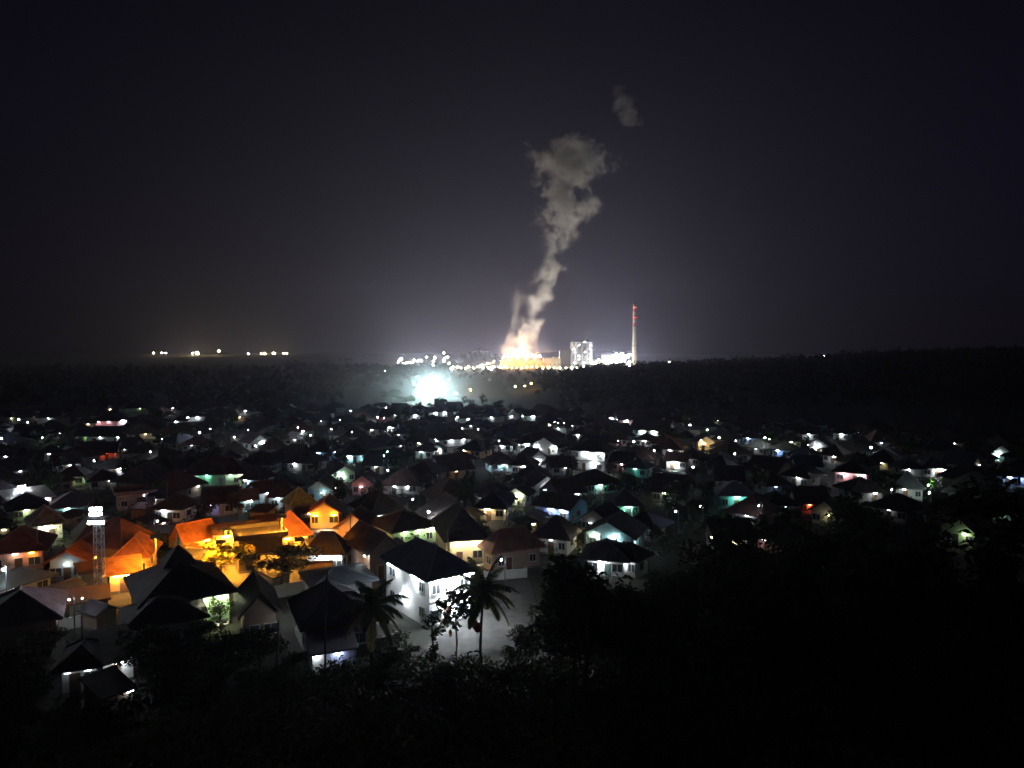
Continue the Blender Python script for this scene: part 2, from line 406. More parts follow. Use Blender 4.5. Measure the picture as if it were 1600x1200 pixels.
corner((560, 786), (575, 803), (633, 795), 3.2, rise=3.2, roof=(.05, .042, .04), wall=WH, fine=True, porch=1.5, lamps=[('F', -.2, 'c', 26), ('F', .25, 'w', 30)],
       label='dark-roofed house with white columned porch lit pale green', lm='the columned porch house')
corner((452, 859), (470, 866), (540, 866), 3.2, rise=2.7, roof=(.07, .045, .04), wall=WH, fine=True, lamps=[('F', 0, 'w', 70), ('F', .38, 'w', 26)],
       label='dark hipped house with glaring white front wall behind the round tree', lm='the glaring white front')
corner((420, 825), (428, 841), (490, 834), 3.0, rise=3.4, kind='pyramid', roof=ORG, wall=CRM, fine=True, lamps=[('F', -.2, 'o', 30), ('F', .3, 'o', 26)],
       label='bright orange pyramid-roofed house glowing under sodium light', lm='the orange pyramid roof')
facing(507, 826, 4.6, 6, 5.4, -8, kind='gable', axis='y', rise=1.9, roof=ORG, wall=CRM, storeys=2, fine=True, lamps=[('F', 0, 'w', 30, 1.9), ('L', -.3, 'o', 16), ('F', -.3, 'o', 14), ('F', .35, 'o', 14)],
       label='narrow two-storey orange gabled house with balcony and white lamp below', lm='the narrow two-storey gable')
corner((470, 900), (486, 921), (592, 905), 3.1, rise=1.2, roof=(.15, .17, .20), metal=True, wall=GYW, fine=True, lamps=[('F', -.4, 'w', 5)], dl=8,
       label='low house with pale blue-grey sheet-metal roof left of the tall white house', lm='the blue-grey metal roof')
corner((431, 949), (469, 985), (588, 966), 3.6, rise=2.9, roof=(.045, .035, .05), wall=GYW, fine=True, lamps=[('L', .1, 'w', 10)], dl=10,
       label='large dark hipped house behind the coconut palm', lm='the dark house by the palm')
corner((472, 1000), (484, 1023), (560, 1011), 2.3, kind='shed', rise=1.0, roof=(.26, .27, .33), metal=True, wall=GYW, windows=False, lamps=[('F', .1, 'b', 9), ('F', -.42, 'w', 7)], dl=4, o=.3,
       label='lean-to with pale corrugated roof in front of the dark hipped house', name='lean_to', lm='the corrugated lean-to')
# the hall with the tiered roof
mosque = corner((176, 905), (213, 947), (370, 919), 4.0, rise=3.0, roof=(.045, .035, .045), wall=GRN, fine=True, porch=1.0, lamps=[('F', .42, 'k', 60), ('F', .22, 'k', 30), ('R', -.2, 'w', 16)],
       label='prayer hall with tiered dark roof, spire and green lit porch', lm='the tiered prayer hall')
tm = MB(); s_ = 1.9
zt = 4.0+2.45
tm.box((0, 0, zt-.45), (2.6, 2.6, 1.3), 0, 1)
for a, b in (((-s_, -s_), (s_, -s_)), ((s_, -s_), (s_, s_)), ((s_, s_), (-s_, s_)), ((-s_, s_), (-s_, -s_))): tm.poly([(*a, zt+.1), (*b, zt+.1), (0, 0, zt+2.2)])
tm.poly([(-s_, s_, zt), (s_, s_, zt), (s_, -s_, zt), (-s_, -s_, zt)], 1)
for a in ((-s_, -s_), (s_, -s_), (s_, s_), (-s_, s_)): tm.tube([(*a, zt+.12), (0, 0, zt+2.25)], .1, 4, 1, cap=False)
tm.build('upper_roof', [M['tile'], M['fascia']], mosque, (.045, .035, .04))
sp = MB(); sp.tube([(0, 0, zt+2.1), (0, 0, zt+3.6)], .05, 6); sp.ball((0, 0, zt+2.5), .28); sp.ball((0, 0, zt+3.0), .18); sp.tube([(0, 0, zt+3.5), (0, 0, zt+4.0)], [.05, .005], 5)
sp.build('spire', M['steel'], mosque)
corner((165, 950), (190, 986), (328, 962), 3.2, rise=1.8, roof=(.05, .035, .055), wall=GYW, fine=True, lamps=[('L', -.3, 'w', 4)], fasc=(.5, .5, .5), dl=7.5,
       label='low dark purple hipped house in front of the prayer hall', lm='the low purple hip')
corner((352, 935), (372, 966), (442, 956), 3.4, rise=2.5, kind='gable', axis='y', roof=(.05, .035, .04), wall=BRW, fine=True, lamps=[('R', .2, 'w', 26)], dl=9, label='steep dark hipped house right of the prayer hall porch', lm='the steep dark hip')
corner((-88, 955), (-52, 988), (98, 965), 3.4, rise=2.4, roof=(.16, .10, .135), wall=BRW, fine=True, dl=10, label='wide house with lilac tiled roof at the left edge', lm='the lilac tiled roof')
corner((66, 1032), (80, 1051), (160, 1040), 2.7, rise=1.4, roof=DK, wall=(.45, .5, .55), fine=False, lamps=[('F', .3, 'w', 1.0), ('F', -.3, 'w', .5)], dl=6, label='grey-walled low house below the wide lilac roof', lm='the grey-walled house')
facing(185, 1048, 2.6, 5, 2.6, 12, rise=1.3, kind='shed', roof=DK, wall=WH, lamps=[('F', 0, 'w', 9)], label='small hut with a lit white front above the bushes', name='hut', lm='the small white hut')
corner((152, 1078), (160, 1092), (212, 1072), 2.2, rise=.9, kind='shed', roof=PUR, wall=BRW, windows=False, lamps=[('F', .4, 'w', 1.5)], dl=4, o=.3, label='lean-to with purple sheet roof below the small white hut', name='lean_to', lm='the purple lean-to')
facing(408, 866, 6.2, 6, 5.0, 8, kind='flat', rise=0, roof=(.05, .045, .05), wall=(.06, .055, .055), storeys=2, fine=True, windows=False, label='dark flat-roofed block right of the glowing yellow tree', lm='the dark flat block')
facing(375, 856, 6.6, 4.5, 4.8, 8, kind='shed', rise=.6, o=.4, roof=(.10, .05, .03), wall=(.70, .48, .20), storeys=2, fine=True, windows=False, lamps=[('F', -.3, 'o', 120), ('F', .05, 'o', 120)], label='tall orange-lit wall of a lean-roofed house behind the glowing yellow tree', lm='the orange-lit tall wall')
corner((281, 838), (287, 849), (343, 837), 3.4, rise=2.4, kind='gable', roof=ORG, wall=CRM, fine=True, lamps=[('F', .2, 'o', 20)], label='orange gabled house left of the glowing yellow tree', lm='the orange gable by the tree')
facing(286, 858, 3.0, 3, 2.6, -25, kind='gable', axis='y', rise=1.0, roof=ORG, wall=BRW, windows=False, o=.4, lamps=[('F', 0, 'o', 5)], label='little orange-edged kiosk beside the tiered hall spire', name='kiosk', lm='the little kiosk')
facing(300, 868, 2.6, 3, 2.3, -10, kind='gable', axis='y', rise=.8, roof=ORG, wall=BRW, windows=False, o=.4, lamps=[('F', 0, 'o', 5)], label='smaller kiosk just left of the glowing yellow tree', name='kiosk', lm='the smaller kiosk')
corner((104, 826), (114, 852), (186, 843), 3.5, rise=3.6, roof=(.13, .075, .075), wall=GYW, fine=True, lamps=[('F', .3, 'w', 8)], dl=10, label='purple-brown hipped house behind the lattice floodlight mast', lm='the house behind the mast')
corner((170, 832), (190, 858), (250, 838), 3.5, rise=3.4, roof=(.20, .08, .06), wall=BRW, fine=True, dl=9, label='reddish hipped house right of the lattice floodlight mast', lm='the reddish hip by the mast')
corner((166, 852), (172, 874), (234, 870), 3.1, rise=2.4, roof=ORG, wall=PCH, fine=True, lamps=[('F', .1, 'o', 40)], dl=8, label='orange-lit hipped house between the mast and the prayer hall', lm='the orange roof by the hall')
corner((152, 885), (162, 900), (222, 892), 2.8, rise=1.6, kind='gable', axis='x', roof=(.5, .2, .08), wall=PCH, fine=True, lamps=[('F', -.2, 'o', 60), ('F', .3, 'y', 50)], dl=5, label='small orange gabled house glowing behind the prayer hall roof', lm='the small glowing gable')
corner((-55, 845), (-30, 868), (74, 858), 3.2, rise=2.8, roof=(.22, .06, .04), wall=PNK, fine=True, lamps=[('F', 0, 'y', 5), ('F', .3, 'o', 8)], dl=9, label='long red-roofed house with peach lit wall at the left edge', lm='the long red roof')
facing(106, 893, 4.4, 5, 3.0, -18, kind='gable', axis='y', rise=1.6, roof=ORG, wall=(.55, .6, .58), fine=True, lamps=[('R', 0, 'o', 8), ('F', 0, 'w', 3)], label='small house with orange roof slope and grey gable left of the mast', lm='the grey gable')
corner((-40, 900), (-10, 926), (92, 896), 2.6, rise=1.3, roof=GRY, metal=True, wall=GYW, fine=True, lamps=[('F', -.2, 'w', 4)], dl=6, label='long grey metal-roofed shed left of the lattice mast', name='shed', lm='the long grey shed')
facing(75, 832, 4.2, 6, 3.0, 6, kind='hip', rise=2.6, roof=(.55, .52, .45), wall=(.85, .82, .7), fine=True, lamps=[('F', 0, 'k', 60)], label='small cream house with pale lit roof and bright front wall', lm='the small cream house')
facing(473, 797, 4.2, 4.2, 2.6, 20, kind='pyramid', rise=2.9, roof=(.34, .42, .30), wall=GYW, fine=False, windows=False, label='pale green pyramid-roofed pavilion behind the orange pyramid roof', name='pavilion', lm='the pale green pavilion')
facing(552, 836, 5.0, 6, 3.0, -12, kind='gable', axis='y', rise=2.2, roof=(.20, .07, .05), wall=PCH, fine=True, lamps=[('F', .25, 'k', 26)], label='peach gabled house with a yellow-green lit doorway', lm='the peach gable')
facing(337, 750, 14, 8, 3.2, -14, kind='hip', rise=3.4, roof=(.10, .045, .05), wall=GRN, fine=True, porch=.8, lamps=[('F', -.38, 'c', 40), ('F', -.15, 't', 12), ('F', .42, 'k', 26), ('F', .25, 'w', 10)], label='long dark-red-roofed house with pale green lit wall and porch', lm='the long pale green house')
facing(50, 790, 7, 6, 2.9, 15, kind='shed', rise=1.4, roof=(.62, .60, .60), metal=True, wall=WH, lamps=[('F', -.2, 'w', 30), ('F', .3, 'p', 30), ('B', 0, 'w', 90, 4.6)], label='house with white lit metal roof near the left edge', lm='the white metal roof')
facing(213, 784, 6.4, 6, 3.4, 5, kind='flat', rise=0, roof=(.16, .11, .11), wall=(.42, .30, .28), lamps=[('F', .35, 'p', 4)], label='brown flat-roofed house with pink parapet behind the reddish hip', lm='the pink parapet')
facing(918, 720, 10, 8, 5.6, -24, kind='hip', rise=2.6, roof=(.05, .05, .055), wall=WH, storeys=2, fine=True, lamps=[('F', -.05, 'w', 50), ('F', .35, 'w', 70), ('L', -.3, 'w', 26), ('F', .2, 'w', 40, 2.4)], label='two-storey white house with bright verandah amid dark roofs', lm='the bright verandah house')
facing(1151, 785, 6.8, 6, 3.0, 12, kind='hip', rise=2.4, roof=(.36, .38, .40), metal=True, wall=TEA, lamps=[('F', 0, 't', 24), ('R', -.2, 't', 12), ('F', .4, 't', 14)], label='turquoise-walled house with pale grey roof among dark trees', lm='the turquoise house')
facing(1329, 746, 7.0, 6, 3.0, -6, kind='hip', rise=2.2, roof=DK, wall=PNK, porch=1.2, lamps=[('F', -.2, 'p', 34), ('F', .38, 'w', 60)], label='pink house with bright columned front', lm='the pink house')
facing(862, 804, 7.5, 7, 3.0, -32, kind='gable', rise=1.9, roof=GRY, wall=BLU, lamps=[('F', 0, 'b', 30), ('L', -.2, 'b', 26), ('F', .35, 'w', 26)], label='blue-lit house with pale gable behind the broad brown roof', lm='the blue-lit house')
facing(952, 849, 8.0, 7, 2.9, -16, kind='gable', rise=2.4, axis='y', roof=(.10, .085, .075), wall=LBL, porch=.6, lamps=[('F', -.3, 'k', 16), ('F', .1, 'c', 34), ('R', -.3, 'c', 22), ('L', -.2, 'y', 24)], label='gabled house with sky-blue front and yellow-lit side', lm='the sky-blue front')
facing(1103, 698, 5.5, 6, 2.9, 15, kind='gable', axis='y', rise=2.2, roof=BRN, wall=CRM, lamps=[('F', -.1, 'o', 10), ('F', -.2, 'y', 24)], label='amber-lit gabled house right of the bright far row', lm='the amber gable')
for o, i in THINGS:
    if not i.get('isH'): continue
    q = [proj(o.location+Vector((a, b, c))) for a in (-3, 3) for b in (-2, 2) for c in (.6, 5.0)]
    PROT.append((min(a[0] for a in q), min(a[1] for a in q), max(a[0] for a in q), max(a[1] for a in q), o.location.y))
# ------------------------------------------------------------------ lit houses further off: picture point of the lit wall, its width, lamp colour, wall, strength
LIT = """72 657 16 w A 2;95 681 16 w A 2;163 661 26 p P 5;190 660 22 w W 6;212 647 20 k G 1;303 654 22 w W 5;281 661 12 w A 3;380 654 30 y Y 2;168 687 46 w W 4
196 678 14 w W 5;131 687 14 g G 2;228 691 24 y Y 1;163 712 16 r R 4;195 705 16 w A 1;82 713 14 w A 2;107 731 8 w W 5;183 737 12 w W 5;10 716 18 p P 3;110 751 14 k G 5
361 722 18 y Y 3;392 753 16 w L 3;162 756 20 w A 1;45 800 20 k G 5;110 801 20 c T 4;243 786 10 w W 3;262 805 20 w W 5;343 795 18 b B 3;381 792 10 c L 5;512 649 12 w W 5
600 656 14 p P 2;647 652 12 w W 6;675 648 14 w W 6;692 647 10 w W 6;722 657 22 c W 6;765 655 16 w W 4;458 690 14 w A 2;587 674 12 w A 3;611 673 12 w W 6;626 683 14 w A 1;405 697 18 w W 6
497 712 26 b L 4;470 729 30 w A 3;555 716 30 c L 6;661 710 14 c W 3;682 709 10 w W 4;712 703 34 w W 5;735 707 26 y R 3;747 690 10 t T 3;785 700 12 w W 4;727 723 13 w W 5;785 729 24 w L 5
715 740 34 y R 1;585 733 16 w W 2;410 752 20 w L 3;538 746 22 w G 6;448 768 16 w W 4;500 776 12 c L 4;443 785 18 w L 4;418 781 14 w L 4;568 765 12 p P 2;626 762 40 w W 3;762 784 24 g Y 5;785 790 30 w W 5;766 802 18 y Y 5
803 654 8 w W 3;828 653 8 c W 5;958 656 9 w W 6;989 660 28 p W 6;1022 661 34 w W 4;1013 676 38 c W 7;967 691 16 p P 3;1005 692 14 w W 4;825 698 14 w W 6;852 703 30 w W 7;905 683 10 w W 4;1043 706 24 w W 4;1172 689 16 b L 3;1180 704 18 w A 1
815 734 20 w W 6;840 724 10 w W 4;970 729 18 p P 3;993 736 34 t T 2;1056 726 15 w W 7;1077 721 20 w A 3;940 762 36 c T 4;852 765 17 w W 6;825 751 22 w A 1;808 782 18 k W 5;893 777 12 w A 4;1043 777 34 k G 4;1140 759 24 w A 2
1165 812 24 w A 3;978 797 24 t G 5;930 822 20 w A 1;1000 834 24 w A 1;945 886 10 w W 5;975 888 20 w W 6;861 852 22 w A 2;1147 850 24 y W 5;1238 694 10 k G 3;1266 682 10 w W 5;1313 682 14 w W 4;1278 702 8 w W 5
1222 709 20 b L 4;1250 715 14 w W 5;1300 717 8 w A 3;1380 696 24 w A 1;1264 735 18 w L 6;1376 727 26 k Y 2;1451 725 14 w W 6;1461 738 12 w W 6;1425 737 12 w A 3;1563 714 12 c W 6;1572 751 14 b L 4;1594 750 12 b L 4
1245 752 14 w A 3;1215 764 22 b A 2;1357 775 30 w A 3;1420 771 22 w A 2;1270 793 10 r R 3;1290 810 22 k Y 2;1222 794 30 w A 2;1390 803 36 w A 1;1208 851 18 p P 2;1342 890 22 w A 2;1356 889 8 w W 5;1445 880 16 w A 2;1438 921 12 y R 6
1580 806 36 c G 4;1496 840 12 k G 3;1300 884 14 t T 3;28 742 22 w A 1;300 700 20 w A 1;620 700 18 w A 1;880 735 20 w A 1;1120 735 18 w A 1;900 668 16 w A 1;735 668 12 w A 2;505 660 12 w A 1"""
STR = {1: 1.2, 2: 3, 3: 7, 4: 14, 5: 26, 6: 45, 7: 75}  # weakest ones: added lamps standing in for distant lamplight on grey walls
def free(ft):
    return not any(obb_hit(ft, g) for g in FOOT)
ROOFS = [DK, NAVY, (.055, .045, .04), (.07, .045, .045), BRN, (.10, .05, .045), (.075, .06, .055), GRY, (.05, .04, .055), (.14, .055, .04)]
NAMES_R = {DK: 'black', NAVY: 'navy', BRN: 'brown', GRY: 'grey'}
for ln in LIT.replace('\n', ';').split(';'):
    px, py, wp, lc, wc, st = ln.split(); px, py, wp, st = float(px), float(py), float(wp), int(st)
    base = P(px, py, 1.5); dist = base.y
    w = min(14, max(5.2, wp*dist/F*1.5)); d = R.uniform(.85, 1.1)*max(6, min(10, w)); ok = False
    for tr in range(60):
        tn = R.choice((-1, 1))*R.uniform(4, 34); k = 1 - min(.45, tr*.011); ww, dd = max(3.6, w*k), max(3.6, d*k)
        rz = math.atan2(-base.x, base.y)+rad(tn); sh = (tr % 7-2)*.9*min(1, tr/10)
        n = Vector((-math.sin(rz), math.cos(rz), 0)); p = base + n*dd/2 + Vector((base.x, base.y, 0)).normalized()*sh
        if free(((p.x, p.y), ww/2+.35, dd/2+.35, rz)): ok = True; break
    kind = R.choice(('hip', 'hip', 'hip', 'gable', 'gable', 'pyramid')) if wp > 11 else R.choice(('gable', 'hip'))
    st2 = 2 if (wp*dist/F > 5 and R.random() < .12) else 1
    I = STR[st]*(.8 if dist < 160 else 1.25)
    nl = 2 if ww > 8 and st > 2 else 1
    us = [R.uniform(-.25, .25)] if nl == 1 else [-.25, .27]
    I *= R.choice((.45, .7, 1, 1, 1.5)); us = [u+R.uniform(-.12, .12) for u in us]
    lm = [('F', u, lc, I/nl) for u in us]
    if st >= 4 and R.random() < .5: lm.append((R.choice('LR'), -.2, lc, I*.4))
    house(p.x, p.y, rz, ww, dd, o=R.uniform(.7, 1.25), e=R.uniform(2.45, 2.9)*(1.8 if st2 == 2 else 1), rise=R.uniform(2.3, 3.3)*min(1.2, dd/6.5), kind=kind, axis=R.choice('xxy'), roof=R.choice(ROOFS), wall=WCOL[wc], lamps=lm,
          storeys=st2, metal=R.random() < .22, porch=R.choice((0, 0, .9)) if st > 3 and ww > 6 else 0, windows=dist < 300, group='houses of the village')
    PROT.append((px-wp*.3, py-4, px+wp*.3, py-1, dist))
# ------------------------------------------------------------------ street lamps: picture point of the lamp, light strength, colour, head size
SLAMP = """29 655 60 w .5;43 660 14 w .3;2 685 60 w .5;66 684 10 g .35;270 638 60 w .5;383 642 60 w .5;312 676 110 w .7;328 670 16 w .3;366 683 20 w .35;388 672 14 w .3;399 697 30 w .4;253 686 14 w .35;235 706 10 w .3
147 720 14 w .35;225 774 10 p .3;548 642 60 c .5;590 652 70 w .5;473 674 110 w .6;466 668 40 w .4;485 680 22 k .4;531 656 10 w .3;550 675 8 w .25;715 652 26 c .4;606 735 16 w .35;524 763 18 w .35;645 780 14 w .3;670 800 170 w .55
783 875 60 w .3;872 661 10 w .3;881 661 10 w .3;1078 664 40 w .45;1105 672 50 c .45;1124 684 70 y .5;1195 684 90 c .55;1202 686 40 k .4;990 690 50 w .45;1148 709 16 w .35;1022 704 16 w .35;1095 688 10 y .3;1361 699 70 c .6;1450 758 40 c .4;1056 799 22 b .4
1094 791 10 p .3;1186 790 12 w .35;1330 877 30 t .4;246 814 8 w .3;747 671 10 c .3;600 712 8 t .3;780 689 8 w .3;1083 730 12 w .35;1393 765 8 w .3;1558 860 10 w .3;1341 676 8 w .3;5 890 90 c .45;108 937 8 w .25;128 935 10 w .3;605 706 8 t .3"""
LN = dict(w='white', c='bluish white', y='amber', g='green', k='yellow-green', b='blue', o='orange', p='pinkish', t='teal', r='red')
SL = []
def street_lamp(p, code, I, r, h, label=None, lean=0.0, name='street_lamp'):
    gz = hills(p.x, p.y)
    root = thing(name, (p.x, p.y, gz), R.uniform(0, 6.28), label, 'street lamp', 'street lamps of the village', isL=1, code=code, big=I)
    hh = p.z-gz
    MB().tube([(0, .55, -.2), (0, .55, hh*.6), (0, .55, hh+.25)], [.09, .07, .05], 6).build('pole', M['steel_dark'], root)
    MB().tube([(0, .55, hh+.2), (0, .3, hh+.42), (0, 0, hh+.3+r*.4)], .035, 5).build('arm', M['steel_dark'], root)
    A = math.pi*(r/2)**2
    MB().ball((0, 0, hh), r/2, 0, 8, 5).build('lamp_head', emit(code, min(1200, I/A)), root)
    SL.append(root); return root
for ln in SLAMP.replace('\n', ';').split(';'):
    px, py, I, lc, r = ln.split(); px, py, I, r = float(px), float(py), float(I), float(r)*R.uniform(.42, .6)
    near = P(px, py, 5).y < 160
    h = 5.2 if not near else 4.2
    p = P(px, py, h)
    for tr in range(20):      # keep the pole out of the houses
        if not any(obb_hit(((p.x, p.y), .2, .2, 0), g) for g in FOOT): break
        h += .22; p = P(px, py, h)
    street_lamp(p, lc, I*(1.0 if near else 1.4), r*(1.0 if near else 1.35), h)
    PROT.append((px-3, py-3, px+3, py+2, p.y))
# hooded sodium lamps over the orange houses: the hood hides the lamp from above
def hooded(px, py, h, I, label, deep=.34):
    p = P(px, py, h); gz = hills(p.x, p.y)
    root = thing('street_lamp', (p.x, p.y, gz), math.atan2(-p.x, p.y), label, 'street lamp', 'sodium street lamps')
    MB().tube([(.0, .7, -.2), (0, .7, h-gz+.3)], [.1, .06], 6).build('pole', M['steel_dark'], root)
    MB().tube([(0, .7, h-gz+.25), (0, .2, h-gz+.38), (0, 0, h-gz+.25)], .04, 5).build('arm', M['steel_dark'], root)
    hd = MB(); hd.box((0, 0, h-gz+.12), (1.3, .9, .1)); hd.box((0, -.44, h-gz-.08), (1.3, .05, .34)); hd.box((-.64, 0, h-gz-.03), (.05, .83, .22)); hd.box((.64, 0, h-gz+.08-deep/2), (.05, .83, deep))
    hd.build('hood', M['steel_dark'], root)
    MB().box((0, 0, h-gz+.02), (1.1, .6, .06)).build('lamp_panel', emit('o', I/.66), root)
    return root
hooded(352, 826, 6.4, 2200, 'tall sodium lamp pole beside the glowing yellow tree')
hooded(440, 806, 8.0, 4000, 'sodium lamp pole left of the orange pyramid roof')
hooded(345, 846, 5.3, 4500, 'added hidden lamp inside the crown making the yellow tree glow', 1.1)  # extra lamp added to brighten the leaves from inside
hooded(243, 838, 7.5, 1100, 'sodium lamp pole between the reddish hip and the prayer hall')
hooded(468, 842, 6.5, 240, 'short sodium lamp pole in the passage by the glaring white front')
# lattice mast with two tiers of floodlights
def lattice_mast(px, pyt, d, hgt, wd, label):
    x = (px-800)/F*d; z0 = hills(x, d)
    root = thing('floodlight_mast', (x, d, z0), .15, label, 'floodlight mast')
    for a in (-1, 1):
        for b in (-1, 1):
            MB().tube([(a*wd*.62, b*wd*.62, -.3), (a*wd*.5, b*wd*.5, hgt)], .045, 5).build('leg', M['steel'], root)
    br = MB(); n = int(hgt/1.05)
    for k in range(n):
        za, zb = k*hgt/n, (k+1)*hgt/n; ra, rb = wd*(.62-.12*k/n), wd*(.62-.12*(k+1)/n)
        cs = [(-1,-1), (1,-1), (1,1), (-1,1)]
        for i in range(4):
            p, q = cs[i], cs[(i+1) % 4]
            if k % 2: p, q = q, p
            br.tube([(p[0]*ra, p[1]*ra, za), (q[0]*rb, q[1]*rb, zb)], .022, 4); br.tube([(cs[i][0]*rb, cs[i][1]*rb, zb), (cs[(i+1) % 4][0]*rb, cs[(i+1) % 4][1]*rb, zb)], .03, 4)
    br.build('bracing', M['steel'], root)
    MB().box((0, 0, hgt), (wd*2.2, wd*1.6, .1)).build('platform', M['steel_dark'], root)
    for k, (zz, n) in enumerate(((hgt-.55, 4), (hgt+.55, 3), (hgt+1.2, 3))):
        for j in range(n):
            fx = (j-(n-1)/2)*.52
            hs = MB(); hs.box((fx, -wd*.75, zz), (.46, .18, .46), 0, 0, rad(-14)); ho = hs.build('floodlight', M['steel_dark'], root)
            MB().box((fx, -wd*.75-.11, zz-.03), (.42, .03, .38), 0, 0, rad(-14)).build('lens', emit('w', 120), ho)
    return root
lattice_mast(148, 0, 91, 11.0, .88, 'steel lattice mast with blazing white floodlights by the orange roofs')
# sports-field floodlights behind the far edge of the village; panels massed to imitate lens bloom
for k, (px, py, n, I) in enumerate(((655, 614, 3, 900), (667, 606, 4, 1500), (679, 605, 4, 1500), (691, 612, 3, 900))):
    d = 470+k*4; p = PD(px, py, d)
    root = thing('field_floodlight', (p.x, p.y, 0), math.atan2(-p.x, p.y), ['leftmost', 'second', 'third', 'rightmost'][k]+' of four glaring sports-field floodlights beyond the village', 'floodlight', 'sports field floodlights')
    nr = n*2-3
    MB().tube([(0, .5, -.3), (0, .5, p.z+nr*.9)], [.25, .14], 8).build('pole', M['steel'], root)
    fr = MB()
    nr = n*2-3
    for j in range(nr): fr.box((0, .35, p.z-.9*(nr-1)+j*1.8), (n*1.5+.4, .12, .12))
    fr.build('frame', M['steel_dark'], root)
    for j in range(nr):
        for i in range(n):
            MB().box(((i-(n-1)/2)*1.5, .1, p.z-.9*(nr-1)+j*1.8), (1.42, .2, 1.5), 0, 0, rad(-6)).build('floodlight_panel', emit('c', I*.14), root)
# amber road lamps and small lights between village and plant
for px, py, d, I, lc, lb in ((735, 609, 560, 900, 'o', 'amber road lamp right of the sports-field floodlights'), (830, 599, 640, 700, 'o', 'amber road lamp below the steaming plant'), (820, 603, 640, 200, 'y', 'pale road lamp beside the amber lamp below the plant'),
                         (712, 615, 520, 500, 'c', 'white lamp close right of the sports-field glare'), (805, 604, 600, 300, 'k', 'yellow-green lamp in bushes below the steaming plant'), (601, 580, 1100, 500, 'w', 'lone white lamp left of the plant lights'),
                         (695, 560, 1450, 900, 'c', 'cold lamp on the plant approach'), (1288, 556, 1500, 900, 'p', 'solitary light on the right ridge'), (1046, 566, 1350, 1200, 'y', 'warm lamp behind trees right of the chimney')):
    p = PD(px, py, d); h = p.z-hills(p.x, p.y)
    street_lamp(p, lc, I, .9 if d < 700 else 2.0, h, lb)
# ------------------------------------------------------------------ dark houses that fill the village
def too_dark_cover(p, w, d, h):
    r = max(w, d)*.62; q = [proj((p.x-r, p.y, 0)), proj((p.x+r, p.y, 0)), proj((p.x, p.y+d*.3, h)), proj((p.x, p.y-d*.5, 0))]
    x0, x1 = min(a[0] for a in q), max(a[0] for a in q); y0, y1 = q[2][1], q[3][1]
    for (a, b, c, e, dd) in PROT:
        if dd > p.y-3 and x0 < c and x1 > a and y0 < e and y1 > b: return True
    return False
def in_village(px, py):
    top = 642+max(0, (px-700))*.03 + max(0, px-1050)*.05 + max(0, 300-px)*.02
    bot = 965 if px < 440 else 880 if px < 840 else (875 if px < 1050 else 872)
    return top < py < bot
def on_lane(p, m):
    for l in LANES:
        for a, b in zip(l, l[1:]):
            ab = Vector((b.x-a.x, b.y-a.y)); ap = Vector((p.x-a.x, p.y-a.y)); t = max(0, min(1, ap.dot(ab)/ab.length_squared))
            if (ap-ab*t).length < m: return True
    return False
n_h = sum(1 for o, i in THINGS if i.get('isH'))
tries = 0
while n_h < 285 and tries < 9000:
    tries += 1
    px = R.uniform(-20, 1620); py = 640+R.random()**1.05*255
    if not in_village(px, py): continue
    p = P(px, py, 0)
    if p.y < 80 or p.y > 240: continue
    if px > 1100 and R.random() < .6: continue
    k = (1-.003*min(100, tries/60))*(.62 if py > 875 else 1); w, d = R.uniform(8, 14)*k, R.uniform(7.5, 11.5)*k
    e, rise = R.uniform(2.6, 3.1), R.uniform(2.6, 4.0)
    rz = math.atan2(-p.x, p.y)*.5 + rad(R.choice((-38, -20, 15, 28, 50))+R.uniform(-9, 9))
    if not free(((p.x, p.y), w/2+.6, d/2+.6, rz)) or on_lane(p, d*.5+1.5) or too_dark_cover(p, w, d, e+rise): continue
    lm = []
    if R.random() < .34: lm = [(R.choice('FLR'), R.uniform(-.3, .3), R.choice('wwwyckg'), R.choice((.8, 1.5, 3, 8)))]
    house(p.x, p.y, rz, w, d, o=R.uniform(.8, 1.4), e=e, rise=rise, kind=R.choice(('hip', 'hip', 'hip', 'gable', 'pyramid')), axis=R.choice('xxy'), roof=R.choice(ROOFS), wall=R.choice(((.22, .21, .2), BRW, (.4, .4, .38), (.3, .26, .18), (.2, .28, .2), BRW)), metal=R.random() < .2,
          lamps=lm, windows=p.y < 300, group='houses of the village')
    n_h += 1
print('houses', n_h, 'tries', tries)
# small sheds and extensions in the gaps of the near rows
n = 0
for k in range(900):
    px = R.uniform(-20, 850); py = R.uniform(800, 985 if px < 560 else 885); p = P(px, py)
    w, d = R.uniform(2.4, 4.6), R.uniform(2.2, 3.6); rz = math.atan2(-p.x, p.y)*.5+rad(R.choice((-38, -20, 15, 28, 50))+R.uniform(-9, 9))
    if p.y < 68 or not free(((p.x, p.y), w/2+.3, d/2+.3, rz)) or on_lane(p, d*.5+1.3): continue
    if math.hypot(p.x+40, p.y-100) < 4 or (-9 < p.x < 4 and p.y < 88): continue
    house(p.x, p.y, rz, w, d, e=R.uniform(2.0, 2.4), rise=R.uniform(.5, .9), kind=R.choice(('shed', 'shed', 'gable')), o=.3, roof=R.choice(((.09, .06, .045), (.10, .10, .11), (.16, .07, .04), (.06, .05, .06))), wall=R.choice(((.22, .21, .2), BRW, (.3, .26, .18))), metal=True, windows=False, name='shed', group='sheds between the houses',
          lamps=[('F', .2, R.choice('wwyk'), R.choice((1, 3, 6)))] if R.random() < .3 else [])
    n += 1
    if n >= 34: break
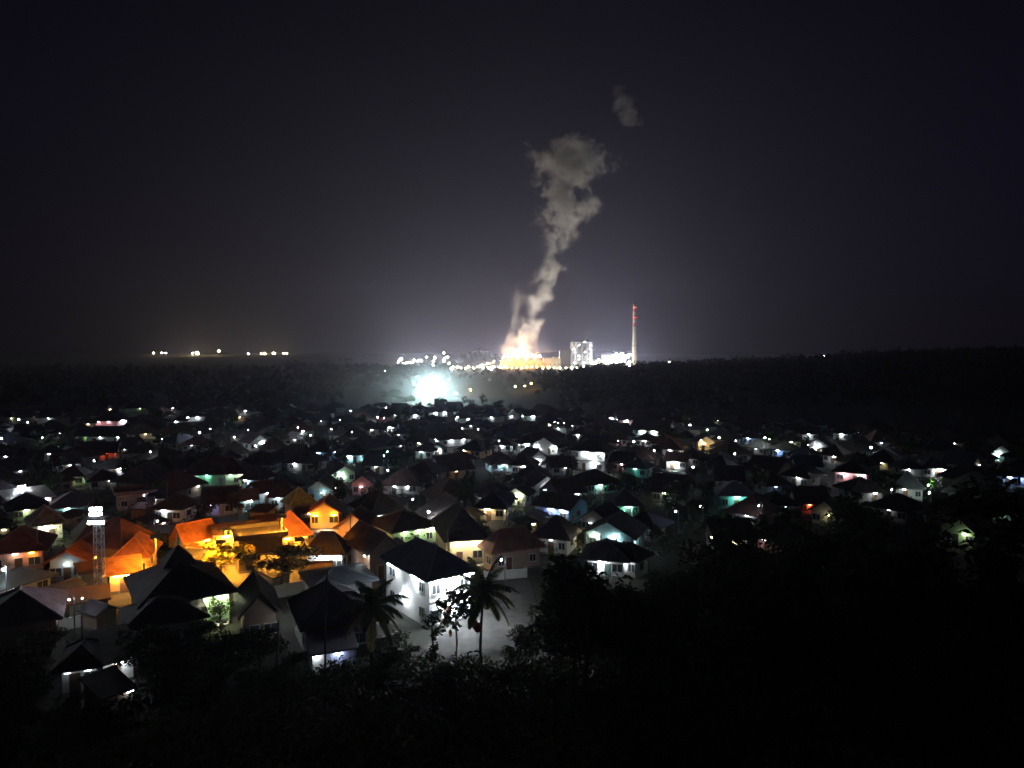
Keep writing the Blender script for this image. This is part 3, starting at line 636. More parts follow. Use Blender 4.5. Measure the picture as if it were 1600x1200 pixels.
# houses of the far rows past the nearest three hundred: one object
def far_rows():
    m = MB(); mats = [M['wall'], M['tile'], surf('far_roof_a', (.05, .04, .042), .8, .4, .5), surf('far_roof_b', (.10, .05, .04), .8, .4, .5), surf('far_roof_c', (.04, .04, .05), .8, .4, .5), surf('far_wall_a', (.42, .41, .39), .9, .2, .5), surf('far_wall_b', (.28, .24, .2), .9, .2, .5), emit('w', 130), emit('y', 110), emit('c', 110), emit('k', 70)]
    cnt = 0
    for k in range(9000):
        px = R.uniform(-20, 1620); py = 640+R.random()*125; p = P(px, py)
        if not in_village(px, py) or p.y < 175 or p.y > 425: continue
        if px > 1150 and R.random() < .5: continue
        w, d = R.uniform(6, 9.5), R.uniform(5.5, 8); e, rise = R.uniform(2.4, 2.9), R.uniform(2.0, 3.1); rz = R.uniform(-1, 1)
        if not free(((p.x, p.y), w/2+.5, d/2+.5, rz)) or on_lane(p, d*.5+1) or too_dark_cover(p, w, d, e+rise): continue
        FOOT.append(((p.x, p.y), w/2+.5, d/2+.5, rz)); mtx = Matrix.Translation((p.x, p.y, 0)) @ Matrix.Rotation(rz, 4, 'Z')
        h = roof_mesh(R.choice(('hip', 'hip', 'gable', 'pyramid')), w, d, e, rise, R.uniform(.7, 1.1), R.choice('xy')); rc = R.choice((2, 2, 3, 4)); wc = R.choice((5, 6))
        n0 = len(m.v); m.v += [tuple(mtx @ Vector(v)) for v in h.v]; m.f += [tuple(n0+i for i in f) for f in h.f]; m.mi += [rc]*len(h.mi)
        b = MB(); b.box((0, 0, e/2-.6), (w, d, e+1.0))
        n0 = len(m.v); m.v += [tuple(mtx @ Vector(v)) for v in b.v]; m.f += [tuple(n0+i for i in f) for f in b.f]; m.mi += [wc]*len(b.f)
        if R.random() < .5:
            q = R.choice((-1, 1)); b = MB(); c = (R.uniform(-.3, .3)*w, -d/2-.4, e-.35) if R.random() < .6 else (q*(w/2+.4), R.uniform(-.3, .3)*d, e-.35); b.box(c, (.42, .2, .1)); lc = R.choice((7, 7, 7, 8, 9, 10))
            n0 = len(m.v); m.v += [tuple(mtx @ Vector(v)) for v in b.v]; m.f += [tuple(n0+i for i in f) for f in b.f]; m.mi += [lc]*len(b.f)
        cnt += 1
        if cnt >= 210: break
    o = m.build('far_houses', mats); o['kind'] = 'stuff'; o['label'] = 'small dark houses crowding the far rows of the village'; print('far', cnt)
far_rows()
# ------------------------------------------------------------------ trees
def crown_mesh(n, rx, rz, leaf, seed, clumps=9, droop=.0):
    r = random.Random(seed); m = MB()
    cl = [(Vector((r.gauss(0, .42)*rx, r.gauss(0, .42)*rx, r.uniform(-.55, .75)*rz)), r.uniform(.32, .6)) for _ in range(clumps)]
    for i in range(n):
        c, s = cl[r.randrange(clumps)]
        v = Vector((r.gauss(0, 1), r.gauss(0, 1), r.gauss(0, 1))).normalized()*(r.random()**.4)
        p = c+Vector((v.x*rx*s, v.y*rx*s, v.z*rz*s*.9))
        t = Vector((r.gauss(0, 1), r.gauss(0, 1), r.gauss(0, .6))).normalized(); b = t.cross(Vector((r.gauss(0, 1), r.gauss(0, 1), r.gauss(0, 1)))).normalized()
        L = leaf*r.uniform(.6, 1.3)
        m.poly([p-t*L, p+b*L*.38-t*L*.1, p+t*L, p-b*L*.38-t*L*.1])
    return m
def tree_proto(name, h, cr, cz, n, leaf, seed, cat='tree', col=(.045, .07, .028), clumps=9, tr=.18):
    root = bpy.data.objects.new(name, None); COL.objects.link(root); root['category'] = cat
    r = random.Random(seed); b = [(0, 0, -.4)]; x = y = 0
    for k in range(1, 5): x += r.uniform(-.12, .12)*h*.18; y += r.uniform(-.12, .12)*h*.18; b.append((x, y, h*.2*k*.9))
    tm = MB(); tm.tube(b, [tr, tr*.8, tr*.65, tr*.5, tr*.3], 7)
    for k in range(5):
        a = r.uniform(0, 6.28); s = b[2+(k % 3)]
        e = (s[0]+math.cos(a)*cr*.6, s[1]+math.sin(a)*cr*.6, s[2]+h*r.uniform(.12, .3))
        tm.tube([s, ((s[0]+e[0])/2, (s[1]+e[1])/2, (s[2]+e[2])/2+.2), e], [tr*.4, tr*.25, tr*.08], 5)
    tm.build('trunk', M['bark'], root)
    cm = crown_mesh(n, cr, cz, leaf, seed, clumps); c = cm.build('crown', M['leaf'], root, col); c.location = (x, y, h*.72)
    return root
def palm_proto(h, fl, seed, nf=20, bend=.3, nuts=True, dry=False):
    root = bpy.data.objects.new('coconut_palm', None); COL.objects.link(root); root['category'] = 'palm tree'
    r = random.Random(seed); pts = [(bend*(k/6)**1.6, 0, h*k/6-(.4 if k == 0 else 0)) for k in range(7)]
    MB().tube(pts, [.2, .15, .13, .12, .115, .11, .12], 8).build('trunk', M['bark'], root)
    top = Vector(pts[-1]); m = MB(); md = MB()
    for i in range(nf):
        az = i*2.399+r.uniform(-.2, .2); el = rad(75-115*(i/nf)**.9)+r.uniform(-.1, .1); L = fl*r.uniform(.8, 1.08)
        use = md if (dry and i > nf*.75) else m
        p = top.copy(); d = Vector((math.cos(az)*math.cos(el), math.sin(az)*math.cos(el), math.sin(el))); side = Vector((-math.sin(az), math.cos(az), 0)); spine = [p.copy()]
        for k in range(11):
            p = p+d*L/11; d = (d+Vector((0, 0, -.075-.014*k))).normalized(); spine.append(p.copy())
        use.tube(spine, [.035]*6+[.02]*6, 4, 0, cap=False)
        for k in range(1, 44):
            t = k/44*11; a = int(t); q = spine[a].lerp(spine[min(11, a+1)], t-a); dd = (spine[min(11, a+1)]-spine[a]).normalized() if a < 11 else d
            ll = fl*.20*math.sin(math.pi*min(1, .12+.88*k/44))**.6+.06
            for sgn in (-1, 1):
                dr = (side*sgn*.8+dd*.55+Vector((0, 0, -.35-r.random()*.3))).normalized(); w = dd*.035*fl/2.5
                use.poly([q-w, q+dr*ll*.5-w*.9, q+dr*ll, q+dr*ll*.5+w*.9, q+w])
    m.build('crown', M['leaf'], root, (.06, .075, .03))
    if md.v: md.build('dry_frond', M['leaf'], root, (.16, .14, .06))
    if nuts:
        nm = MB()
        for k in range(7): a = k*.9; nm.ball(top+Vector((math.cos(a)*.28, math.sin(a)*.28, -.25-.1*(k % 2))), .13, 0, 7, 5)
        nm.build('coconut', M['fruit'] if nuts == 2 else M['leaf'], root, (.10, .09, .03), smooth=True)
    return root
T = [tree_proto('broadleaf_tree', 6.5, 2.9, 2.3, 1000, .30, 11), tree_proto('broadleaf_tree', 8.5, 3.2, 3.0, 1200, .32, 12, col=(.04, .062, .03)), tree_proto('broadleaf_tree', 4.6, 2.0, 1.7, 650, .24, 13, col=(.06, .085, .03)),
     tree_proto('broadleaf_tree', 7.2, 3.8, 2.2, 1200, .34, 14, col=(.05, .06, .032), clumps=13), tree_proto('slender_tree', 10.5, 2.2, 3.9, 1100, .3, 15, col=(.035, .055, .028), clumps=12)]
PALMS = [palm_proto(7.5, 3.2, 21), palm_proto(9.5, 3.0, 22, bend=.9)]
USED = set(); DEFC = {}
def put_tree(proto, p, s=1.0, sz=None, rz=None, label=None, group='trees among the village houses', color=None, **info):
    info.update(isT=1, sc=s)
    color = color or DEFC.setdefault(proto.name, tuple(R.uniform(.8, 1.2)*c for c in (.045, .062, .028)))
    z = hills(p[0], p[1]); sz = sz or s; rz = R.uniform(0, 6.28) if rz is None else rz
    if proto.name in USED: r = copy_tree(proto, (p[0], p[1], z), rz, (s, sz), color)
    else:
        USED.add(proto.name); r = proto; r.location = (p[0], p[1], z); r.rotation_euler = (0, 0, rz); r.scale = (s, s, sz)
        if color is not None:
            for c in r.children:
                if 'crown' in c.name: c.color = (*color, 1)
    cat = 'palm tree' if 'palm' in proto.name else 'tree'
    return tag(r, label, cat, group, **info)
def at_top(px, pyc, d): p = PD(px, pyc, d); return p
# named trees
put_tree(T[3], P(344, 909), 1.05, .76, label='glowing yellow leafy tree under the sodium lamp', group=None, color=(.45, .38, .04), lm='the glowing yellow tree', z=1)  # sodium glow is put into the yellow leaf colour too
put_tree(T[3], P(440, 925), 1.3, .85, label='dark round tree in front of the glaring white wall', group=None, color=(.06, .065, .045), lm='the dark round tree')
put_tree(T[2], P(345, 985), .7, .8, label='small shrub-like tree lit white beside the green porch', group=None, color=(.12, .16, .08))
put_tree(T[0], P(372, 812), .85, .8, label='reddish-lit tree behind the orange-lit tall wall', group=None, color=(.10, .07, .03))  # reddish lamplight put into the leaf colour
put_tree(T[0], P(322, 818), .7, .7, label='rust-lit tree above the orange gable', group=None, color=(.10, .06, .03))  # rusty lamplight put into the leaf colour
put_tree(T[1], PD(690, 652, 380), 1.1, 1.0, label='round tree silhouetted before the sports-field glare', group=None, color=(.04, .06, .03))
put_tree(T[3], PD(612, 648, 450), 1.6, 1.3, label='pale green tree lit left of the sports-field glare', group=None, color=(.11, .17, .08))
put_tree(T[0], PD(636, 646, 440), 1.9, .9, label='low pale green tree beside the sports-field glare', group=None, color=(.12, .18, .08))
for k, (px, d, s) in enumerate(((723, 400, .8), (733, 400, .6), (752, 395, .9), (741, 398, .6))):
    put_tree(T[4], PD(px, 645, d), s*.8, s, label=['tallest pointed', 'leftmost thin', 'rightmost slender', 'smallest slender'][(0, 1, 2, 3)[k]]+' tree of four right of the sports-field glare', group='slender trees by the field')
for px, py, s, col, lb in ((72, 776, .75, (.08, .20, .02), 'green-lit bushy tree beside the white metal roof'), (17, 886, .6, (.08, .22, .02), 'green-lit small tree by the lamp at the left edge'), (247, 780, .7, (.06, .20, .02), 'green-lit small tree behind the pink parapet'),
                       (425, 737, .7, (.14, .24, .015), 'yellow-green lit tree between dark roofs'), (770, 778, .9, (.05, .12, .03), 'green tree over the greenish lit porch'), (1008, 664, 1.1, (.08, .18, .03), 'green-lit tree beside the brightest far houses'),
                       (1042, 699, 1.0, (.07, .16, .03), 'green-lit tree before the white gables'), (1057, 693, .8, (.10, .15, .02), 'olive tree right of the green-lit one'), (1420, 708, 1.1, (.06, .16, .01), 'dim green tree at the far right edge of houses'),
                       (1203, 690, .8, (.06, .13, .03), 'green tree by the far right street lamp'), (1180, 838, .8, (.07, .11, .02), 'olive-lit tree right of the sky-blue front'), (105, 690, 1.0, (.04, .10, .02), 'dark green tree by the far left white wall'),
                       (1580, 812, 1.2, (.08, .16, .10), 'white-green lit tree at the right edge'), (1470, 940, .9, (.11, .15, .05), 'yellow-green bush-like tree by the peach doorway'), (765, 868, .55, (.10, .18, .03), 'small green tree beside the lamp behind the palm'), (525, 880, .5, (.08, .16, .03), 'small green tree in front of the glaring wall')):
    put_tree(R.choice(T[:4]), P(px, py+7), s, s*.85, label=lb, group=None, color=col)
pl = put_tree(PALMS[0], P(1455, 786), .62, .55, label='green coconut palm lit from beside the street lamp', group=None, color=(.10, .20, .03), lm='the lit green palm')
street_lamp(P(1452, 770, 3.4), 'k', 22, .3, 3.4, 'low greenish lamp under the lit palm')
put_tree(PALMS[1], P(518, 735), .75, .8, label='dim coconut palm between the blue-lit and cyan-lit walls', group=None)
# fill
n_t = 0; tries = 0
while n_t < 190 and tries < 8000:
    tries += 1
    px = R.uniform(-20, 1620); py = 640+R.random()**1.2*240
    if not in_village(px, py): continue
    p = P(px, py, 0)
    if p.y > 430: continue
    pr = R.choice(T[:4]+[T[2], T[4]]); s = R.uniform(.6, 1.1)
    if px > 1100: s *= 1.1
    if any(obb_hit(((p.x, p.y), 1.0, 1.0, 0), g) for g in FOOT) or on_lane(p, 1.6) or too_dark_cover(p, 4*s, 3*s, 7*s): continue
    if R.random() < .06: pr = R.choice(PALMS)
    put_tree(pr, p, s, s*R.uniform(.8, 1.1)); n_t += 1
    FOOT.append(((p.x, p.y), .9, .9, 0))
# the slope in the foreground
palm1 = palm_proto(6.6, 3.7, 31, 24, .15, True, True); p = PD(580, 1062, 62)
tag(palm1, 'nearest coconut palm with drooping dry fronds before the dark hipped house', 'palm tree', None, lm='the nearest palm'); palm1.location = (p.x, p.y, hills(p.x, p.y)-.2)
palm2 = palm_proto(8.0, 4.1, 33, 22, .35, 2); p = PD(750, 1036, 70)
tag(palm2, 'coconut palm silhouetted at the corner of the tall white house', 'palm tree', None, lm='the palm at the white house'); palm2.location = (p.x, p.y, hills(p.x, p.y)-.3)
hg = MB()
for (a, b, c, r_) in ((-.75, -.3, 5.0, .5), (-.2, -.45, 4.5, .42), (-.55, -.2, 4.6, .3)): hg.ball((a, b, c), r_, 0, 10, 8, 1.25)
ho = hg.build('fruit_bunch', M['fruit'], palm2, smooth=True)
def leafy(px, py, d, h, seed, clumps, leaf, label, dead=()):
    p = PD(px, py, d); r = random.Random(seed)
    root = thing('papaya_tree', (p.x, p.y, hills(p.x, p.y)-.2), 0, label, 'tree', None, isT=1)
    MB().tube([(0, 0, -.3), (.06, 0, h*.4), (-.05, 0, h*.8), (.0, 0, h)], [.13, .1, .08, .05], 7).build('trunk', M['bark'], root)
    m = MB()
    for (cx, cz, cr, n) in clumps:
        m.tube([(0, 0, min(h*.95, max(.5, cz-.8))), (cx*.5, 0, cz-.3), (cx, 0, cz)], .03, 4)
        for i in range(n):
            v = Vector((r.gauss(0, 1), r.gauss(0, 1), r.gauss(0, 1))).normalized()*cr*r.random()**.5; q = Vector((cx, 0, cz))+v
            t = Vector((r.gauss(0, 1), r.gauss(0, .6), r.gauss(-.5, .6))).normalized(); b = t.cross(Vector((r.gauss(0, .4), 1, r.gauss(0, .4)))).normalized(); L = leaf*r.uniform(.6, 1.2)
            m.poly([q, q+t*L*.4+b*L*.36, q+t*L, q+t*L*.4-b*L*.36])
    m.build('crown', M['leaf'], root, (.035, .05, .022))
    for (cx, cz, s) in dead:
        dm = MB()
        for k in range(7):
            a = k*.9; dm.poly([(cx, -.25, cz+s), (cx+math.cos(a)*s*.5, -.3, cz+s*.2), (cx+math.cos(a)*s*.2, -.3+math.sin(a)*s*.3, cz-s), (cx-math.cos(a)*s*.3, -.2, cz)])
        dm.build('dead_leaf', M['dead'], root)
leafy(713, 1028, 68, 6.9, 5, [(0, 7.0, .9, 70), (-1.1, 6.4, .8, 60), (-1.7, 6.8, .5, 26), (1.0, 6.6, .9, 60), (.4, 6.0, .9, 60), (-.9, 5.2, .7, 40), (1.5, 5.9, .6, 36), (-.2, 4.6, .5, 24), (-.5, 7.7, .5, 26), (.5, 7.9, .6, 30)], .42,
      'slender papaya-like tree silhouetted against the white house front', [(-.75, 6.3, .35), (-.55, 3.9, .4)])
leafy(676, 1050, 66, 5.6, 6, [(.2, 5.4, .7, 55), (-.5, 4.9, .7, 50), (.6, 4.4, .7, 50), (.1, 3.7, .5, 26), (.2, 2.4, .5, 30), (.0, 1.6, .7, 40)], .36, 'lower straggly tree left of the papaya-like one')
for px, py, pyt, d, r_, lb in ((508, 1066, 892, 62, .11, 'tall bare pole before the dark hipped house'), (432, 1072, 968, 62, .10, 'short leaning pole beside the dark round bushes')):
    p, t = PD(px, py, d), PD(px+3, pyt, d); b = Vector((p.x, p.y, hills(p.x, p.y)-.3))
    o = MB().tube([(0, 0, 0), (.05, 0, (t.z-b.z)*.5), (t.x-p.x, 0, t.z-b.z)], [r_, r_*.85, r_*.6], 7).build('wooden_pole', M['timber'], loc=b)
    tag(o, lb, 'pole')
p = PD(805, 1040, 66)
o = MB().tube([(0, 0, -.4), (.4, 0, 1.6), (.9, .1, 3.4)], [.16, .13, .09], 7).build('dead_trunk', M['bark'], loc=(p.x, p.y, hills(p.x, p.y))); tag(o, 'leaning bare trunk at the right edge of the courtyard', 'tree trunk')
n = 0
for k in range(400):
    px = R.uniform(835, 1640); d = R.uniform(38, 112); x = (px-800)/F*d
    y1 = proj((x, d, hills(x, d)+7))[1]
    if px-3.6*F/d < 812 and y1 < 985: continue
    if y1 < 872+max(0, px-1050)*.02 or proj((x, d, hills(x, d)))[1] > 1500 or any(abs(x-q[0])+abs(d-q[1]) < 4.6 for q in [(o.location.x, o.location.y) for o, i in THINGS if i.get('slope')]): continue
    if any(obb_hit(((x, d), 1.2, 1.2, 0), g) for g in FOOT) or too_dark_cover(Vector((x, d, 0)), 5, 4, 8): continue
    pr = R.choice((T[0], T[1], T[3], T[4])); s = R.uniform(.75, 1.15)
    put_tree(pr, (x, d), s, s*R.uniform(.85, 1.15), group='trees on the right slope', slope=1, color=(.03, .04, .022)); n += 1
    if n >= 62: break
for px, py, d, s in ((60, 1010, 72, .6), (120, 1000, 74, .5), (215, 1030, 68, .75), (20, 1190, 56, .7), (150, 1190, 55, .6), (300, 1010, 70, .8), (345, 1020, 69, .7), (405, 1030, 67, .8), (250, 1000, 71, .6), (90, 1180, 57, .6), (300, 1090, 60, .8), (262, 1060, 66, .6), (395, 1075, 60, .6), (352, 1050, 66, .75), (455, 1085, 58, .5), (330, 1150, 52, .7), (420, 1160, 50, .6), (250, 1140, 58, .8), (30, 1140, 60, .6), (110, 1130, 60, .45), (190, 1165, 56, .5), (10, 1060, 66, .55), (822, 1000, 74, .5), (846, 985, 77, .6), (800, 1030, 69, .35), (640, 1050, 66, .35), (600, 1140, 48, .5), (700, 1180, 42, .5), (790, 1120, 52, .5), (860, 1060, 60, .7)):
    p = PD(px, py, d); put_tree(R.choice(T[:4]), (p.x, p.y), s, s*.85, group='trees on the near slope', slope=1, color=(.045, .055, .03))
def scrub():
    r = random.Random(3); m = MB()
    for k in range(2600):
        px = r.uniform(-60, 1660); y = r.uniform(17, 84); x = (px-800)/F*y
        e = 72-20*sm(-14, -30, x)+14*sm(0, 40, x)
        if y > e+(22 if px < 430 else 6) or (px < 430 and y > e+6 and r.random() < .3): continue
        if any(obb_hit(((x, y), .5, .5, 0), g) for g in FOOT[:60]): continue
        if -12 < x < 3 and y > 71: continue
        z = hills(x, y); hgt = r.uniform(.5, 1.7); n = int(14+hgt*14)
        for i in range(n):
            q = Vector((x+r.gauss(0, .5), y+r.gauss(0, .5), z+r.random()*hgt)); t = Vector((r.gauss(0, 1), r.gauss(0, 1), r.gauss(.5, .6))).normalized(); b = t.cross(Vector((r.gauss(0, 1), r.gauss(0, 1), r.gauss(0, 1)))).normalized(); L = r.uniform(.12, .34)
            m.poly([q-t*L, q+b*L*.4, q+t*L, q-b*L*.4])
    o = m.build('undergrowth', M['scrub']); o['kind'] = 'stuff'; o['label'] = 'dark leafy undergrowth covering the foreground slope'
scrub()

def garden():
    r = random.Random(8); m = MB()
    for k in range(5200):
        px = r.uniform(-30, 1630); py = 640+r.random()*250
        if not in_village(px, py): continue
        p = P(px, py, 0)
        if p.y > 430 or any(obb_hit(((p.x, p.y), .4, .4, 0), g) for g in FOOT) or on_lane(p, 2.0): continue
        big = r.random() < .3; hgt = r.uniform(1.6, 3.4) if big else r.uniform(.4, 1.5); rad_ = hgt*.45; n = 26 if big else 12
        for i in range(n):
            q = Vector((p.x+r.gauss(0, rad_*.6), p.y+r.gauss(0, rad_*.6), hgt*r.uniform(.15, 1))); t = Vector((r.gauss(0, 1), r.gauss(0, 1), r.gauss(.3, .6))).normalized(); b = t.cross(Vector((r.gauss(0, 1), r.gauss(0, 1), r.gauss(0, 1)))).normalized(); L = r.uniform(.2, .42)*(1.2 if p.y > 200 else .8)
            m.poly([q-t*L, q+b*L*.45, q+t*L, q-b*L*.45])
    o = m.build('garden_plants', M['garden']); o['kind'] = 'stuff'; o['label'] = 'low garden plants and bushes between the village houses'
garden()

for px, py, w, turn, hh, lb in ((445, 932, 5, 20, 1.6, 'whitish garden wall in the passage right of the steep dark hip'), (118, 868, 6, -10, 1.4, 'pale garden wall behind the lattice mast foot'), (100, 985, 7, 8, 1.3, 'grey garden wall below the lilac tiled roof'), (545, 878, 5, -25, 1.5, 'grey wall right of the glaring white front'), (790, 905, 6, 15, 1.2, 'low wall right of the tall white house'), (590, 1016, 5, 30, 1.2, 'low wall beside the corrugated lean-to')):
    p = P(px, py); m = MB(); m.box((0, 0, hh/2-.2), (w, .18, hh+.4)); m.box((0, 0, hh+.04), (w+.1, .28, .08))
    for q in (-.5, 0, .5): m.box((q*w, 0, hh/2+.05), (.32, .32, hh+.3))
    o = m.build('garden_wall', M['wall'], color=(.42, .41, .39), loc=(p.x, p.y, hills(p.x, p.y))); o.rotation_euler = (0, 0, math.atan2(-p.x, p.y)+rad(turn)); tag(o, lb, 'wall', 'garden walls')

# poles and sagging wires along the near lanes
wp = [(548, 868), (585, 800), (520, 752), (700, 905), (792, 848), (768, 792), (60, 890), (140, 850), (262, 806)]
PO = []
for k, (px, py) in enumerate(wp):
    p = P(px, py); h = 7.0
    r = thing('utility_pole', (p.x, p.y, 0), R.uniform(-.4, .4), None, 'utility pole', 'utility poles of the village', isP=1)
    MB().tube([(0, 0, -.4), (0, 0, h)], [.12, .08], 7).build('pole', M['concrete'], r); cm = MB(); cm.box((0, 0, h-.4), (1.6, .1, .12))
    for q in (-.7, 0, .7): cm.tube([(q, 0, h-.34), (q, 0, h-.14)], .05, 5)
    cm.build('crossarm', M['timber'], r); PO.append(Vector((p.x, p.y, h-.15)))
for a, b, lb in ((0, 1, 'sagging wires running past the columned porch house'), (1, 2, 'sagging wires above the dark roofs beyond the columned porch'), (3, 4, 'sagging wires beside the broad brown roof'), (4, 5, 'sagging wires behind the yellow porch house'), (6, 7, 'sagging wires left of the lattice mast'), (7, 8, 'sagging wires behind the house of the mast')):
    m = MB()
    for q in (-.6, 0, .6): m.tube([PO[a].lerp(PO[b], t/8)+Vector((q*.8, q*.5, -.9*math.sin(math.pi*t/8))) for t in range(9)], .018, 4)
    o = m.build('overhead_wire', M['timber']); tag(o, lb, 'wires', 'overhead wires')
# ------------------------------------------------------------------ woods beyond the village
def woods(name, label, spots, seed, n=34, leaf=1.25):
    r = random.Random(seed); m = MB()
    for (x, y, h) in spots:
        z = hills(x, y); cr = h*r.uniform(.32, .5); cl = [(r.gauss(0, .4)*cr, r.gauss(0, .4)*cr, h*r.uniform(.45, .95)) for _ in range(5)]
        m.tube([(x, y, z-1), (x, y, z+h*.6)], [.3, .12], 4, cap=False)
        lf = leaf*max(1, y/800)
        for i in range(n):
            c = cl[r.randrange(5)]; q = Vector((x+c[0]+r.gauss(0, .33)*cr, y+c[1]+r.gauss(0, .33)*cr, z+c[2]+r.gauss(0, .12)*h))
            t = Vector((r.gauss(0, 1), r.gauss(0, .5), r.gauss(0, .7))).normalized(); b = t.cross(Vector((r.gauss(0, .5), 1, r.gauss(0, .5)))).normalized(); L = lf*r.uniform(.6, 1.3)
            m.poly([q-t*L, q+b*L*.55, q+t*L, q-b*L*.55])
    o = m.build(name, M['wood']); o['kind'] = 'stuff'; o['label'] = label
rr = random.Random(5)
sp = []
for k in range(1500):
    y = rr.uniform(425, 820); px = rr.uniform(830, 1660); x = (px-800)/F*y
    if sm(5, 110, x)*sm(420, 600, y) < .02 + rr.random()*.3: continue
    sp.append((x, y, rr.uniform(5, 11)))
woods('ridge_woods', 'dark wooded ridge right of the power plant', sp, 1)
sp = []
for k in range(900):
    y = rr.choice((rr.uniform(430, 700), rr.uniform(700, 1250))); px = rr.uniform(-40, 600+rr.random()*120); x = (px-800)/F*y
    if px > 540 and y < 640: continue
    sp.append((x, y, rr.uniform(4, 9)))
for k in range(300):
    y = rr.choice((rr.uniform(540, 760), rr.uniform(760, 1400))); px = rr.uniform(590, 870)
    if px < 850 and y < 760: continue
    sp.append(((px-800)/F*y, y, rr.uniform(2.5, 6)))
for k in range(160):
    y = rr.uniform(1130, 1230); px = 440+rr.random()**.7*260; sp.append(((px-800)/F*y, y, rr.uniform(8, 15)))
for px, h in ((508, 22), (545, 25), (552, 18)): sp.append(((px-800)/F*1150, 1150, h))
for k in range(420):
    y = rr.uniform(412, 600); px = rr.uniform(880, 1650); sp.append(((px-800)/F*y, y, rr.uniform(3.5, 8)))
woods('plain_woods', 'dark woods on the plain left of the power plant', sp, 2)
sp = [(-75+rr.gauss(0, 38), 1700+rr.uniform(-60, 20), rr.uniform(8, 14)) for k in range(110)]
woods('hill_woods', 'wooded knoll behind the steaming towers', sp, 4, 30, 1.2)
for k, (px, py, d, s) in enumerate(((800, 606, 620, 1.1), (790, 607, 610, .9), (845, 603, 600, 1.3), (857, 600, 590, 1.2))):
    put_tree(T[(0, 2, 3, 1)[k]], PD(px, py, d), s, s, label=('tree left of the amber road lamp below the plant', 'smallest tree between the two amber road lamps', 'broad tree just right of the amber road lamp below the plant', 'tree at the foot of the dark wooded ridge')[k], group=None)
# ------------------------------------------------------------------ power plant, 1.5 km away
PL = 1500.0
def W(px, py, y=PL): return PD(px, py, y)
def pt(name, label, cat, x, y=PL, **k): return thing(name, (x, y, hills(x, y)), 0, label, cat, **k)
# chimney
c = W(991, 580); cx = c.x; top = W(991, 476).z
ch = pt('chimney', 'tall red and white banded chimney of the power plant', 'chimney', cx, lm='the banded chimney')
def rad_at(z): return 5.6-2.3*z/top
def ring(z0, z1, mt, name, extra=0.0, col=None):
    MB().tube([(0, 0, z0), (0, 0, z1)], [rad_at(z0)+extra, rad_at(z1)+extra], 20).build(name, mt, ch, col, smooth=False)
ring(-2, top*.66, M['wall'], 'shaft', 0, (.36, .35, .33))
zb = top*.66
for k in range(6):
    z1 = zb+top*.34/6; ring(zb, z1, M['wall'], 'band', 0, ((.5, .06, .05) if k % 2 == 0 else (.42, .40, .38))); zb = z1
MB().tube([(0, 0, top), (0, 0, top+3.5)], [2.6, 2.4], 16).build('flue', M['steel_dark'], ch)
for zz in (top*.36, top*.66, top*.96): MB().tube([(0, 0, zz), (0, 0, zz+1.0)], [rad_at(zz)+1.3]*2, 20).build('gallery', M['steel_dark'], ch)
for zz in (top*.955, top*.80):
    for a in (-2.1, -1.0): MB().ball((math.cos(a)*(rad_at(zz)+1.0), math.sin(a)*(rad_at(zz)+1.0), zz), .8, 0, 6, 4).build('beacon', emit('r', 12), ch)
# boiler house
b0, b1 = W(894, 578).x, W(925, 578).x; bh = W(900, 533).z; bw = b1-b0; bd = 34
bo = pt('boiler_house', 'open steel-framed boiler house blazing with white lights', 'industrial building', (b0+b1)/2, PL+bd/2, lm='the boiler house')
fm = MB(); nf = 8
for i in range(5):
    for j in range(3): fm.tube([((i/4-.5)*bw, (j/2-.5)*bd, -1), ((i/4-.5)*bw, (j/2-.5)*bd, bh-2)], .8, 4)
for k in range(1, nf+1):
    z = bh*k/nf-2; fm.box((0, 0, z), (bw+2, bd+2, .5))
for i in range(4):
    for k in range(0, nf, 2): fm.tube([((i/4-.5)*bw, -bd/2, bh*k/nf), (((i+1)/4-.5)*bw, -bd/2, bh*(k+1.9)/nf)], .4, 4)
fm.build('steel_frame', M['steel'], bo)
MB().box((bw*.06, 2, bh*.46), (bw*.62, bd*.6, bh*.86)).box((bw*.1, 2, bh*.93), (bw*.3, bd*.3, bh*.1)).build('boiler', M['clad'], bo, (.22, .23, .24))
MB().tube([(-bw*.36, -bd*.3, 0), (-bw*.36, -bd*.3, bh*.8)], 2.2, 10).tube([(bw*.4, -bd*.2, 0), (bw*.4, -bd*.2, bh*.6), (bw*.2, 0, bh*.9)], 1.6, 8).build('duct', M['steel'], bo)
MB().box((-bw*.2, 0, bh-.4), (bw*.5, bd*.4, 2.6)).box((bw*.3, 0, bh+.2), (bw*.24, 6, 4)).build('roof_deck', M['steel_dark'], bo)
for k in range(nf):
    for i in range(4):
        if (k*5+i*3) % 7 < 4: continue
        MB().box(((i/4-.375)*bw+R.uniform(-2, 2), -bd/2-2.2, bh*(k+.8)/nf), (1.6, .4, .6)).build('lamp', emit('w', 150), bo)
# dark and beige blocks
def block(x0, x1, zt, dy, dep, name, label, col, extra=True):
    o = pt(name, label, 'industrial building', (x0+x1)/2, PL+dy+dep/2); w = x1-x0
    MB().box((0, 0, zt/2-.5), (w, dep, zt+1)).build('wall', M['clad'], o, col)
    m = MB(); m.box((0, 0, zt+.35), (w+1.2, dep+1.2, .7)); m.box((w*.2, 0, zt+2), (w*.25, dep*.3, 2.6)); m.box((-w*.25, 0, zt+1.4), (w*.12, dep*.2, 1.4)); m.build('roof', M['steel_dark'], o)
    g = MB()
    for k in range(max(2, int(w/7))): g.box((-w/2+(k+.5)*w/max(2, int(w/7)), -dep/2-.05, zt*.45), (2.6, .2, 3.0))
    g.build('window', M['glass'], o)
    d_ = MB(); d_.box((w*.3, -dep/2-.06, 2.4), (4, .2, 4.8)); d_.build('door', M['steel'], o)
    return o
